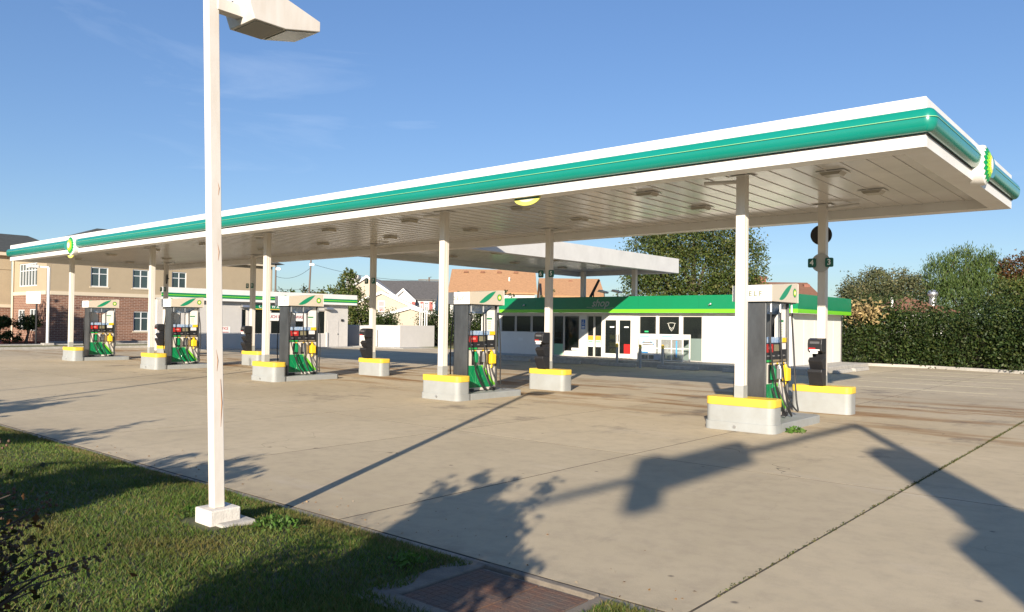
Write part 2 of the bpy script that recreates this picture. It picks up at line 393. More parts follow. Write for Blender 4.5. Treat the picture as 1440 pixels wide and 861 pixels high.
# grass blades
def blades(name, x0, x1, y0, y1, n, h, wd, m, dens=None):
    P = np.c_[rng.uniform(x0, x1, n), rng.uniform(y0, y1, n)]
    keep = ~((P[:, 0] > -4.13+.07*np.sin(P[:, 1]*9)) & (P[:, 0] < -2.86) & (P[:, 1] > 3.42))
    keep &= ~((P[:, 0] > -6.42) & (P[:, 0] < -5.9) & (P[:, 1] > 3.2) & (P[:, 1] < 3.72))
    if dens is not None: keep &= rng.random(n) < dens(P)
    P = P[keep]; n = len(P)
    z = lawn_z(P[:, 0], P[:, 1])
    patch = .5+.5*np.sin(P[:, 0]*1.7+2*np.sin(P[:, 1]*1.3))*np.sin(P[:, 1]*2.3+P[:, 0]*.6)
    hh = h*(.45+.8*rng.random(n))*(.75+.5*patch)
    a = rng.uniform(0, 2*np.pi, n); lean = .35+.75*rng.random(n); b = rng.uniform(0, 2*np.pi, n)
    w2 = wd*(.7+.6*rng.random(n))*.5
    base = np.c_[P, z]; du = np.c_[np.cos(a)*w2, np.sin(a)*w2, np.zeros(n)]
    tip = base+np.c_[np.cos(b)*lean*hh, np.sin(b)*lean*hh, hh]
    V = np.stack([base-du, base+du, tip], 1).reshape(-1, 3)
    me = bpy.data.meshes.new(name); me.vertices.add(3*n); me.vertices.foreach_set('co', V.ravel()); me.loops.add(3*n); me.polygons.add(n)
    me.loops.foreach_set('vertex_index', np.arange(3*n)); me.polygons.foreach_set('loop_start', np.arange(0, 3*n, 3)); me.update(calc_edges=True)
    me.materials.append(m); o = bpy.data.objects.new(name, me); COL.objects.link(o); return o
grassm = leafmat('lawn_grass_blades', [(.045, .09, .012), (.075, .14, .02), (.10, .17, .025), (.13, .165, .035), (.20, .16, .055), (.075, .125, .02)], .35, dry=(.21, .125, .05))
dens = lambda P: np.clip(3.2/np.hypot(P[:, 0], P[:, 1]), .12, 1)**1.2*(P[:, 1] > -.12*P[:, 0]*0+.2)
tag(blades('grass_blades', -17, -2.0, .4, 4.40, 620000, .038, .0085, grassm, dens), 'short mown green grass with dry brown patches beside the concrete lot', 'grass', kind='stuff')
drym = leafmat('dry_grass', [(.20, .14, .06), (.26, .19, .09), (.12, .10, .04)], .25)
tag(blades('dry_grass_edge', -17, -2.0, 4.15, 4.43, 20000, .03, .009, drym, lambda P: (np.sin(P[:, 0]*2.1)+np.sin(P[:, 0]*5.3) > -.3)*.7), 'dry brown grass along the lawn edge at the gutter', 'grass', kind='stuff')
weedm = leafmat('weed_leaves', [(.05, .12, .015), (.09, .18, .03), (.13, .2, .05)], .3)
def weed(label, x, y, z, r, h, n, leaf, group=None):
    p = rng.normal(size=(n, 3))*np.array([r*.5, r*.5, 0]); p[:, 2] = rng.random(n)*h*np.exp(-(p[:, 0]**2+p[:, 1]**2)/(r*r))
    o = leafmesh('weed', p+np.array([0, 0, .01]), leaf*(.6+.7*rng.random(n)), weedm, aspect=.4)
    o.location = (x, y, z); return tag(o, label, 'weed', group, 'stuff')
weed('bright green weeds against the right side of the lamp post base', -5.74, 3.70, .12, .19, .09, 220, .05)
weed('bright green weeds against the left side of the lamp post base', -6.60, 3.42, .12, .15, .08, 150, .05)
weed('leafy green sprig on the ground below the hoses of the nearest pump', -5.15, 13.75, .0, .16, .10, 90, .09)
weed('green weed growing beside the drain at the lawn corner', -4.35, 3.95, .06, .12, .07, 120, .05)
# thin moss line along joints
my_ = np.concatenate([rng.uniform(5, 20, 900), 9+11*rng.random(700)**.8, rng.normal(12.4, .25, 60), rng.normal(15.8, .4, 120), rng.normal(10.3, .12, 40)])
mp_ = np.c_[-2.4+rng.normal(size=len(my_))*.012, my_, rng.random(len(my_))*.022-.006]
tag(leafmesh('joint_grass', mp_, .012+.03*rng.random(len(mp_)), leafmat('joint_moss', [(.06, .08, .02), (.14, .11, .04), (.06, .11, .02)]), aspect=.3), 'thin dry grass growing along the concrete joint right of the pumps', 'grass', kind='stuff')
# fallen leaves / litter
lp = np.c_[rng.uniform(-12, -2, 120), 4.55+rng.gamma(1.0, .25, 120), np.full(120, .008)]
tag(leafmesh('leaf_litter', lp, .012+.022*rng.random(120), leafmat('fallen_leaves', [(.3, .18, .07), (.22, .12, .05), (.34, .28, .2)]), flat=1), 'scattered fallen leaves and grit along the gutter', 'litter', kind='stuff')

# storm drain with rusty tread plate
rust = mat('rusty_tread_plate', (.15, .07, .04), .75, metal=.1, var=.4, vscale=4, col2=(.11, .095, .08), bump=.4, bscale=40)
dr = empty('storm_drain', (-3.5, 3.9, 0), 'concrete storm drain with a rusty tread plate at the lawn corner', 'storm drain')
cm = mat('drain_concrete', (.19, .16, .125), .9, var=.35, vscale=5, bump=.35, bscale=60)
b = MB(); b.box(-4.22, -3.98, 3.30, 4.43, -.05, .022); b.box(-2.98, -2.78, 3.30, 4.43, -.05, .018); b.box(-3.98, -2.98, 3.30, 3.52, -.05, .032); b.build('drain_frame', cm, dr, bevel=.012)
b = MB(); b.box(-3.98, -2.98, 4.385, 4.45, -.05, .028); b.build('drain_lip', cm, dr, bevel=.008)
for k, (x0, x1) in enumerate(((-3.965, -3.42), (-3.405, -2.995))):
    pl = MB().box(x0, x1, 3.53, 4.335, -.02, .012).build('cover_plate', rust, dr, bevel=.004)
    rb = MB()
    for xx in np.arange(x0+.04, x1-.02, .065): rb.box(xx, xx+.007, 3.55, 4.32, .012, .0135)
    for yy in np.arange(3.57, 4.31, .065): rb.box(x0+.015, x1-.015, yy, yy+.007, .012, .0134)
    rb.build('tread_ribs', rust, pl)
MB().box(-3.98, -2.98, 4.335, 4.385, -.3, -.02).build('drain_slot', darkgap, dr)

# ------------------------------------------------------------------ main canopy
X0, X1, Y0, Y1, ZB, ZT = -39.63, -2.65, 11.83, 18.99, 4.357, 5.053
ZC = 4.56
COLX = [-5.96, -13.56, -21.31, -29.02, -36.66]; YF, YB = 13.34, 17.52
can = empty('fuel_canopy', (-21.14, 15.41, 0), 'long white fuel canopy with emerald bullnose over two rows of square columns', 'canopy')
b = MB(); b.box(X0, X1, Y0, Y0+.04, ZB, ZT); b.box(X0+.04, X1-.04, Y0+.04, Y0+.36, ZB+.003, ZB+.02); b.box(X0+.36, X1-.36, Y0+.345, Y0+.36, ZB+.02, ZC+.02); b.build('fascia', white, can, bevel=.006)
b = MB(); b.box(X0, X1, Y1-.04, Y1, ZB, ZT); b.box(X0+.04, X1-.04, Y1-.36, Y1-.04, ZB+.003, ZB+.02); b.box(X0+.36, X1-.36, Y1-.36, Y1-.345, ZB+.02, ZC+.02); b.build('fascia', white, can, bevel=.006)
for xa, s in ((X1, -1), (X0, 1)):
    b = MB()
    b.box(min(xa, xa+s*.04), max(xa, xa+s*.04), Y0+.042, Y1-.042, ZB, ZT-.001)
    b.box(min(xa+s*.04, xa+s*.36), max(xa+s*.04, xa+s*.36), Y0+.362, Y1-.362, ZB+.0035, ZB+.02)
    b.box(min(xa+s*.345, xa+s*.36), max(xa+s*.345, xa+s*.36), Y0+.362, Y1-.362, ZB+.02, ZC+.02)
    b.build('fascia', white, can, bevel=.006)
MB().box(X0+.05, X1-.05, Y0+.05, Y1-.05, ZT-.14, ZT-.08).build('roof_deck', mat('roof_membrane', (.4, .4, .38), .9), can)
# ceiling deck pans
pw = .4; n_p = int((X1-X0-.72)/pw); p0 = None
for i in range(n_p+1):
    x = X0+.36+i*(X1-X0-.72)/(n_p+1); wd = (X1-X0-.72)/(n_p+1)
    if p0 is None:
        bb = MB(); bb.box(.0012, wd-.0012, Y0+.37, Y1-.37, ZC, ZC+.05); bb.box(wd-.035, wd-.007, Y0+.372, Y1-.372, ZC-.012, ZC)
        p0 = bb.build('ceiling_panel', soff, can, world=False, bevel=.003); o = p0
        for v in p0.data.vertices: v.co.y -= 15.41
    else:
        o = p0.copy(); COL.objects.link(o)
    o.location = (x+21.14, 0, 0)
MB().box(X0+.36, X1-.36, Y0+.36, Y1-.36, ZC+.05, ZC+.06).build('ceiling_backing', darkgap, can)
# bullnose swept round front and both ends
def sweep(prof, name, m, parent, path):
    n = len(prof); vs = []; fs = []
    for (px, py, nx_, ny_) in path:
        for o_, z_ in prof: vs.append((px+nx_*o_, py+ny_*o_, z_))
    for i in range(len(path)-1):
        for k in range(n-1): fs.append((i*n+k, i*n+k+1, (i+1)*n+k+1, (i+1)*n+k))
    fs += [tuple(range(n)), tuple(range((len(path)-1)*n, len(path)*n))]
    mb = MB(); mb.add(vs, fs); return mb.build(name, m, parent, smooth=True)
path = [(X0, Y1, -1, 0)]
for y in np.linspace(Y1, Y0, 4)[1:-1]: path.append((X0, y, -1, 0))
for k in range(9): a = R(180+90*k/8); path.append((X0, Y0, math.cos(a), math.sin(a)))
for x in np.linspace(X0, X1, 12)[1:-1]: path.append((x, Y0, 0, -1))
for k in range(9): a = R(270+90*k/8); path.append((X1, Y0, math.cos(a), math.sin(a)))
for y in np.linspace(Y0, Y1, 4)[1:]: path.append((X1, y, 1, 0))
zc_, hz, pr = 4.712, .168, .15
prof = [(.0, zc_+hz)]+[(.03+(pr-.03)*math.cos(t)**.8, zc_+hz*math.sin(t)) for t in np.linspace(R(84), R(-84), 15)]+[(.0, zc_-hz)]
bn = sweep(prof, 'bullnose', teal, can, path)
t0 = R(34)
def pp(t, e): return (.03+(pr-.03+e)*math.cos(t)**.8, zc_+(hz+e)*math.sin(t))
sweep([pp(R(9), -.004), pp(R(9), .004), pp(R(11.4), .004), pp(R(11.4), -.004)], 'pinstripe', teal2, bn, path)
sweep([pp(R(5), -.004), pp(R(5), .002), pp(R(8.6), .002), pp(R(8.6), -.004)], 'pinstripe_groove', mat('deep_green_groove', (.0, .06, .035), .4), bn, path)
sweep([(.0, zc_-hz-.018), (.022, zc_-hz-.018), (.022, zc_-hz+.02), (.0, zc_-hz+.02)], 'shadow_gap', darkgap, bn, path)
for x in np.arange(X0+3.6, X1-1, 3.66):   # joints between bullnose lengths
    sweep([(o_+.002, z_) for o_, z_ in prof], 'joint_collar', teal, bn, [(x-.018, Y0, 0, -1), (x+.018, Y0, 0, -1)])
# lights
lens = mat('fixture_lens', (.36, .33, .27), .25)
for x in (-4.57, -8.25, -11.62, -15.45, -18.95, -22.5, -26.2, -30.1, -33.98, -37.68):
    for y in (13.9, 16.25):
        if any(abs(x-c) < .3 for c in COLX) and False: continue
        f = MB().box(x-.24, x+.24, y-.2, y+.2, ZC-.022, ZC-.0135).build('light_fixture', soff, can)
        q = MB(); q.prism([(x-.19, ZC-.0225), (x+.19, ZC-.0225), (x+.14, ZC-.075), (x-.14, ZC-.075)], 1, y-.14, y+.14); q.build('lens', lens, f)
# columns
rustcol = mat('column_paint_with_rust', (.66, .63, .59), .4, var=.35, vscale=5, col2=(.58, .53, .46), stretch=(1.2, 1.2, .12))
cw, cl = .085, .085
columns = {}
for j, y in enumerate((YF, YB)):
    for i, x in enumerate(COLX):
        c = MB().box(x-cw, x+cw, y-cl, y+cl, .575, ZC-.005).build('column', rustcol, can, bevel=.008)
        MB().box(x-cw-.002, x+cw+.002, y-cl-.002, y+cl+.002, .5851, .80).build('painted_band', pgrey, c)
        MB().box(x-.21, x+.21, y-.16, y+.16, ZC-.028, ZC-.0135).build('cap_plate', soff, c)
        s = -1 if j == 0 else 1
        MB().tube([(x+s*cw*.9, y, ZC-.10), (x+s*.75, y+.02, ZC-.06)], .035, 8).build('drain_pipe', soff, c, smooth=True)
        if j == 0: MB().box(x+cw-.0005, x+cw+.004, y-.006, y+.006, .81, ZC-.1).build('conduit_seam', cream, c)
        columns[(j, i)] = c
# pump number signs on rear columns
for i, x in enumerate(COLX):
    c = columns[(1, i)]; zz = 3.27; y = YB-cl-.03
    if i == 0:
        MB().disc((x, y-.012, zz), (0, 1, 0), .205, .012, 28).build('sign_disc', mat('sign_disc_grey', (.38, .38, .36), .5), c)
    for s, num in ((-1, 2*i+4), (1, 2*i+3)):
        cxp = x+s*.185
        pb = MB(); pb.rbox(cxp-.085, cxp+.085, -.10, .10, 0, .03, .03)
        pb.v = [(a, y-.014-c_, zz+b_) for a, b_, c_ in pb.v]
        pl = pb.build('number_plate', signg, c)
        text(str(num), .17, wlet, pl, (cxp, y-.0455, zz), '-y', 'number')
def mirror(x, y, z, par, nr=(-.25, 1, -.1)):
    o = MB().disc((x, y, z), nr, .225, .05, 28).build('convex_mirror_back', dark, par, smooth=True)
    MB().tube([(x, y+.02, z), (x+.12, y+.08, z+.02)], .02, 8).build('bracket', dark, o)
mirror(-6.07, 17.72, 3.92, columns[(1, 0)])
mirror(COLX[4]+.26, 17.4, 3.75, columns[(1, 4)], (.35, .93, -.05))
# round price discs hung just inside the front edge
pale = mat('pale_yellow_disc', (.60, .58, .12), .4)
for x in (-9.83, -33.0):
    half = [(x+.33*math.cos(a), ZB-.001+.155*math.sin(a)) for a in np.linspace(math.pi, 2*math.pi, 17)]
    o = MB().prism(half, 1, 11.945, 11.975).build('hanging_disc', pale, can)
    half2 = [(x+.21*math.cos(a), ZB-.002+.085*math.sin(a)) for a in np.linspace(math.pi, 2*math.pi, 13)]
    MB().prism(half2, 1, 11.941, 11.9445).build('disc_centre', mat('cream_disc', (.62, .60, .42), .4), o)
    MB().box(x-.31, x+.31, 11.938, 11.9405, ZB-.03, ZB-.002).build('green_bar', signg, o)
# sunburst emblem: domed layered petals
def sunburst(c, nrm, rad, parent, dome=.12, puck=True, ms=None, layers=None):
    n = Vector(nrm); t = n.cross(Vector((0, 0, 1))).normalized() * -1; u = Vector((0, 0, 1)); c = Vector(c)
    em = None
    if puck:
        vs = []; fs = []; K = 40
        prof_ = [(rad*1.0, -.16), (rad*1.02, 0), (rad*.985, .04), (rad*.9, .04+dome*.2), (rad*.6, .04+dome*.64), (rad*.3, .04+dome*.91), (.001, .04+dome)]
        for r_, h_ in prof_:
            for k in range(K):
                a = 2*math.pi*k/K; vs.append(c+t*r_*math.cos(a)+u*r_*math.sin(a)+n*h_)
        for i in range(len(prof_)-1):
            for k in range(K): fs.append((i*K+k, i*K+(k+1) % K, (i+1)*K+(k+1) % K, (i+1)*K+k))
        mb = MB(); mb.add(vs, fs); em = mb.build('emblem', white, parent, smooth=True); host = em
    else: host = parent
    def h(r_): return .04+dome*(1-(r_/rad)**2) if puck else 0
    cols = [(.0, .22, .06), (.20, .55, .03), (.85, .75, .05), (.85, .83, .7)]
    spec = [(.93, .78), (.72, .58), (.52, .40), (.33, .25)]
    for li, ((ro, ri), cc) in enumerate(zip(spec, cols)):
        P = 18; K = P*2; vs = []; fs = []
        rings = [0.02, .5, 1.0]
        for rr in rings:
            for k in range(K):
                a = math.pi*k/P+(.5*math.pi/P*2*(li % 2))
                rq = (ro if k % 2 == 0 else ri)*rad*rr
                vs.append(c+t*rq*math.cos(a)+u*rq*math.sin(a)+n*(h(rq)+.006+.004*li if puck else .002+.0012*li))
        for i in range(len(rings)-1):
            for k in range(K): fs.append((i*K+k, i*K+(k+1) % K, (i+1)*K+(k+1) % K, (i+1)*K+k))
        mb = MB(); mb.add(vs, fs)
        mb.build('petal_ring', mat('petal_%d' % li, cc, .35), host)
    return em
sunburst((X1+.115, 15.2, 4.63), (1, 0, 0), .335, can, dome=.09)
sunburst((-32.2, Y0-.125, 4.63), (0, -1, 0), .37, can, dome=.09)
# flat green fins behind the emblems
fin = MB(); pts = [(15.5+.42*math.cos(a), 4.66+.20*math.sin(a)) for a in np.linspace(R(-75), R(75), 10)]+[(15.4, 4.85), (15.4, 4.46)]
fin.prism(pts, 0, X1+.15, X1+.19); fin.build('emblem_fin', teal, can)
fin = MB(); fin.prism([(-(32.2+.3+.35*math.cos(a)), 4.66+.20*math.sin(a)) for a in np.linspace(R(-75), R(75), 10)]+[(-32.4, 4.85), (-32.4, 4.46)], 1, Y0-.19, Y0-.15); fin.build('emblem_fin', teal, can)

# wing canopy running back over the store
wwhite = mat('wing_grey_white', (.56, .555, .54), .5, var=.1, vscale=1.5)  # wing metal, a greyer white than the main canopy
wing = empty('wing_canopy', (-21.06, 26.2, 0), 'plain white canopy wing running back from the main canopy over the store roof', 'canopy')
WX0, WX1, WY0, WY1 = -24.03, -18.12, Y1+.003, 33.5
for xa, s in ((WX1, -1), (WX0, 1)):
    b = MB(); b.box(min(xa, xa+s*.04), max(xa, xa+s*.04), WY0, WY1, ZB, ZT-.01); b.box(min(xa+s*.04, xa+s*.36), max(xa+s*.04, xa+s*.36), WY0, WY1-.36, ZB+.004, ZB+.02); b.box(min(xa+s*.345, xa+s*.36), max(xa+s*.345, xa+s*.36), WY0, WY1-.36, ZB+.02, ZC+.02); b.build('fascia', wwhite, wing, bevel=.006)
b = MB(); b.box(WX0+.042, WX1-.042, WY1-.04, WY1, ZB+.001, ZT-.011); b.box(WX0+.042, WX1-.042, WY1-.36, WY1-.04, ZB+.006, ZB+.02); b.box(WX0+.362, WX1-.362, WY1-.36, WY1-.345, ZB+.02, ZC+.02); b.build('fascia', wwhite, wing)
MB().box(WX0+.05, WX1-.05, WY0, WY1-.05, ZT-.14, ZT-.08).build('roof_deck', MATS['roof_membrane'], wing)
p1 = None; n_w = 13; wdw = (WX1-WX0-.72)/n_w
for i in range(n_w):
    if p1 is None:
        bb = MB(); bb.box(.007, wdw-.007, WY0+.005-26.2, WY1-.37-26.2, ZC, ZC+.05); bb.box(wdw-.035, wdw-.007, WY0+.01-26.2, WY1-.372-26.2, ZC-.012, ZC)
        p1 = bb.build('ceiling_panel', soff, wing, world=False); o = p1
    else: o = p1.copy(); COL.objects.link(o)
    o.location = (WX0+.36+i*wdw+21.06, 0, 0)
MB().box(WX0+.36, WX1-.36, WY0+.003, WY1-.36, ZC+.05, ZC+.06).build('ceiling_backing', darkgap, wing)
for x in (-22.2, -19.8):
    for y in (22.3, 26.2, 29.7):
        f = MB().box(x-.24, x+.24, y-.2, y+.2, ZC-.022, ZC-.0135).build('light_fixture', soff, wing)
        q = MB(); q.prism([(x-.19, ZC-.0225), (x+.19, ZC-.0225), (x+.14, ZC-.075), (x-.14, ZC-.075)], 1, y-.14, y+.14); q.build('lens', lens, f)
for x in (-23.1, -20.07): MB().box(x-.11, x+.11, 32.6, 32.8, 3.06, ZC-.005).build('column', cream, wing, bevel=.006)

# ------------------------------------------------------------------ piers and islands
PX = [-5.93, -13.49, -21.2, -28.87, -36.47]
ordf = ['nearest one', 'second from right', 'third from right', 'fourth from right', 'farthest left']
def pier(mb_parent, x, y0, depth, hw=.63, top=.585):
    q = MB(); q.rbox(x-hw, x+hw, y0, y0+depth, -.02, .44, .12, 6); q.build('pier_body', pgrey, mb_parent, smooth=True)
    q = MB(); q.rbox(x-hw-.008, x+hw+.008, y0-.008, y0+depth+.008, .44, top, .125, 6); q.build('yellow_cap', pyel, mb_parent, bevel=.015, smooth=True)
for i, x in enumerate(PX):
    t = empty('pump_island', (x, 13.2, 0), 'grey pump island with yellow capped pier in front row, '+ordf[i], 'pump island', 'pump islands')
    pier(t, x, 13.16, .46)
    q = MB(); q.rbox(x-.655, x+.655, 13.135, 13.65, -.02, .15, .14, 6); q.build('pier_plinth', pgrey, t, smooth=True)
    q = MB(); q.prism([(x-.62, 13.62), (x+.62, 13.62), (x+.62, 15.5), (x+.52, 15.62), (x-.52, 15.62), (x-.62, 15.5)], 2, -.02, .147); q.build('island_slab', pgrey, t, bevel=.012)
    pi = MB(); pi.tube([(x-.05, 13.145, .075), (x-.05, 13.115, .075)], .028, 12); pi.build('drain_stub', galv, t, smooth=True)
for i, x in enumerate(PX):
    t = empty('column_pier', (x, 17.5, 0), 'low grey pier with yellow cap in rear row, '+ordf[i], 'pier', 'rear column piers')
    pier(t, x, 17.30, .46)

# ------------------------------------------------------------------ pumps
valm = mat('valance_beige', (.56, .50, .41), .4); valw = mat('valance_white', (.78, .76, .72), .35)
lcd = mat('lcd_beige', (.22, .20, .12), .3); blue = mat('advert_blue', (.10, .24, .48), .35, var=.5, vscale=14, col2=(.55, .62, .68), local=True)
cab = mat('pump_cabinet_cream', (.66, .61, .53), .4, var=.08, vscale=4)
gfade = mat('swoosh_fade_green', (.16, .40, .24), .35)
lvein = mat('pump_green_vein', (.05, .30, .12), .32, coat=.3)
hosem = mat('hose_rubber', (.016, .016, .017), .45)
def make_pump():
    t = empty('gas_pump', (0, 0, .147), 'x', 'gas pump', 'gas pumps')
    B = lambda n, mb, m, p=t, **k: mb.build(n, m, p, world=False, **k)
    L2 = .565
    for s in (-1, 1):
        B('end_panel', MB().box(-.235, .235, s*L2-(.05 if s > 0 else 0), s*L2+(.05 if s < 0 else 0), 0, 2.17), steel, bevel=.006)
        B('base_rail', MB().box(-.24, .24, min(s*.30, s*.51), max(s*.30, s*.51), 0, .07), dark)
    B('cabinet', MB().box(-.20, .20, -.512, .512, .02, 1.03), cab, bevel=.006)
    B('display_housing', MB().box(-.21, .21, -.512, .512, 1.032, 1.40), dark, bevel=.01)
    B('advert_strip', MB().box(-.20, .20, -.505, .505, 1.402, 1.51), blue, bevel=.01)
    B('canopy_post', MB().box(-.06, .06, .40, .50, 1.512, 2.17), dark)
    v = MB()
    v.prism([(-.64, 2.17), (.64, 2.17), (.64, 2.55), (.56, 2.55), (-.2, 2.49), (-.64, 2.47)], 0, -.375, .375)
    val = B('valance', v, [valm], bevel=.008)
    B('end_sign', MB().box(-.376, .376, -.652, -.641, 2.172, 2.466), valw, val)
    B('end_sign', MB().box(-.376, .376, .641, .652, 2.172, 2.54), valw, val)
    B('valance_soffit', MB().box(-.35, .35, -.6, .6, 2.155, 2.169), dark, val)
    o = text('SELF', .13, olet, None, (0, 0, 0), '-y', spacing=1.5); o.parent = val; o.location = (.02, -.6525, 2.31)
    for s in (1, -1):
        fx = s*.2
        X = lambda a, b_: (min(s*a, s*b_), max(s*a, s*b_))
        # lower green panel with diagonal lime edge (y runs left to right seen from +x)
        Y_ = lambda y: y*s
        gp = B('green_panel', MB().prism([(Y_(-.508), .09), (Y_(.44), .09), (Y_(.44), .13), (Y_(-.02), .645), (Y_(-.508), .645)], 0, *X(.201, .207)), green)
        B('lime_edge', MB().prism([(Y_(.442), .13), (Y_(.508), .13), (Y_(.508), .17), (Y_(.06), .645), (Y_(-.018), .645)], 0, *X(.201, .2065)), lime, gp)
        for k in range(7):   # leaf veins
            a = R(20+k*24); c0 = (-.25, .10)
            pts = []
            for tt in np.linspace(0, 1, 7): pts.append((s*.2072, Y_(max(-.5, min(.4-.0, c0[0]+.40*tt*math.cos(a)+.05*math.sin(tt*3.1)))), min(.62, c0[1]+.42*tt*math.sin(a))))
            pts = [p_ for p_ in pts if p_[1]*s < .42-(p_[2]-.09)*.9]
            if len(pts) > 2: B('leaf_vein', MB().tube(pts, .004, 4), lvein, gp)
        # nozzles in boots
        for k, (yy, nm) in enumerate(((-.27, green), (.03, galv), (.33, yellow))):
            bt = B('nozzle_boot', MB().box(*X(.201, .215), Y_(yy)-.09, Y_(yy)+.09, .66, 1.0), dark)
            nz = MB(); nz.box(*X(.22, .31), Y_(yy)-.045, Y_(yy)+.045, .72, .93); nz.prism([(s*.215, .90), (s*.30, .90), (s*.27, 1.0), (s*.215, .97)], 1, Y_(yy)-.03, Y_(yy)+.03)
            nz.tube([(s*.265, Y_(yy), .72), (s*.255, Y_(yy), .62), (s*.235, Y_(yy), .56)], .018, 8)
            nzo = B('nozzle', nz, nm, bevel=.012)
            if k == 2: B('nozzle_guard', MB().rbox(*X(.222, .335), Y_(yy)-.095, Y_(yy)+.095, .68, .92, .03), yellow, nzo, bevel=.01)
            B('grade_label', MB().box(*X(.2155, .217), Y_(yy)-.03, Y_(yy)+.05, 1.003, 1.03), yellow, bt)
        # display head
        B('price_panel', MB().box(*X(.211, .217), *sorted((Y_(-.47), Y_(-.17))), 1.23, 1.385), red)
        B('lcd_screen', MB().box(*X(.211, .217), *sorted((Y_(-.10), Y_(.13))), 1.25, 1.375), lcd)
        B('card_reader', MB().box(*X(.211, .219), *sorted((Y_(.22), Y_(.44))), 1.28, 1.395), valw)
        for k in range(4): B('grade_button', MB().box(*X(.211, .218), *sorted((Y_(-.42+k*.25), Y_(-.34+k*.25))), 1.15, 1.175), galv)
        B('grade_strip', MB().box(*X(.211, .215), *sorted((Y_(-.48), Y_(-.18))), 1.05, 1.09), mat('strip_green', (.02, .38, .08), .4))
        B('grade_strip', MB().box(*X(.211, .215), *sorted((Y_(-.15), Y_(.46))), 1.05, 1.09), mat('strip_brown', (.25, .2, .13), .4))
        B('price_digits', MB().box(*X(.2172, .2178), *sorted((Y_(-.40), Y_(-.24))), 1.29, 1.34), mat('pale_red', (.75, .25, .2), .4))
        B('advert_end', MB().box(*X(.2005, .205), *sorted((Y_(.30), Y_(.50))), 1.41, 1.50), yellow)
        # white slanted info panel and underside graphic
        ip = B('info_panel', MB().prism([(Y_(.02), 1.512), (Y_(.505), 1.512), (Y_(.505), 2.14), (Y_(.45), 2.14), (Y_(.02), 1.86)], 0, *X(.165, .185)), valw)
        B('info_title', MB().box(*X(.1852, .1865), *sorted((Y_(.20), Y_(.40))), 1.80, 1.84), green, ip)
        for k in range(5): B('info_line', MB().box(*X(.1852, .186), *sorted((Y_(.24), Y_(.36))), 1.74-k*.045, 1.755-k*.045), mat('pale_green_line', (.45, .55, .3), .5), ip)
        B('underside_graphic', MB().prism([(s*.20, 2.154), (s*.20, 2.145), (s*.05, 1.95), (s*.02, 1.95), (s*.02, 2.154)], 1, -.50, .50), blue)
        # swoosh and small emblem on valance
        sw = [(Y_(-.30+.62*q), 2.20+.02+.30*math.sin(q*1.45)) for q in np.linspace(0, 1, 10)]
        sw2 = [(Y_(-.30+.62*q), 2.20+.02+.30*math.sin(q*1.45)-.15*math.sin(q*math.pi)**.8-.0) for q in np.linspace(1, 0, 10)]
        B('swoosh', MB().prism(sw+sw2[1:-1], 0, *X(.3755, .3785)), mat('swoosh_green', (.01, .24, .12), .35), val)
        e = sunburst((0, 0, 0), (s, 0, 0), .10, val, dome=0, puck=False)
        for ch in val.children:
            if ch.name.startswith('petal_ring') and not ch.get('done'):
                ch.location = (s*.3765, Y_(.46), 2.36+.147); ch['done'] = 1
        # hoses
        for k, yy in enumerate((-.50, -.06, .50)):
            y1 = (-.27, .03, .33)[k]; lo = (.02, .0, .06)[k]; xo = s*(.27+.05*k)
            P_ = [(s*.30, Y_(yy), 2.16), (s*.305, Y_(yy), 1.95), (s*.32, Y_(yy+.06*(k-1)), 1.4), (s*.36, Y_(yy+.05), .75), (s*.42, Y_(yy*.75+.10), .25+lo), (s*.45, Y_(yy*.6+.18), .06+lo), (s*.43, Y_(y1+.13), .05+lo), (s*.37, Y_(y1+.06), .22), (s*.28, Y_(y1+.01), .45), (s*.24, Y_(y1), .58)]
            # Catmull-Rom smooth
            pts = []
            for q in range(len(P_)-1):
                a0, a1, a2, a3 = [Vector(P_[max(0, min(len(P_)-1, q+d))]) for d in (-1, 0, 1, 2)]
                for tt in np.linspace(0, 1, 5)[:-1]:
                    pts.append(.5*((2*a1)+(a2-a0)*tt+(2*a0-5*a1+4*a2-a3)*tt*tt+(3*a1-a0-3*a2+a3)*tt**3))
            pts.append(Vector(P_[-1]))
            h = B('hose', MB().tube(pts, .0165, 7), hosem, smooth=True)
            B('hose_swivel', MB().tube([(s*.30, Y_(yy), 2.16), (s*.304, Y_(yy), 1.98)], .022, 8), galv, h, smooth=True)
    for ch in t.children_recursive:
        if 'done' in ch: del ch['done']
    return t
ordp = ['gas pump nearest the camera, beside the rightmost front column, hoses trailing to the ground', 'gas pump on the second island from the right, yellow nozzle hanging from its corner', 'gas pump on the third island from the right, in front of the car wash', 'gas pump on the fourth island from the right, just left of the lamp post', 'gas pump farthest left, in front of the brick building']
proto = make_pump()
for i, x in enumerate(PX):
    o = proto if i == 0 else copy_tree(proto)
    o.location = (x-.06, 14.50, .147); o['label'] = ordp[i]

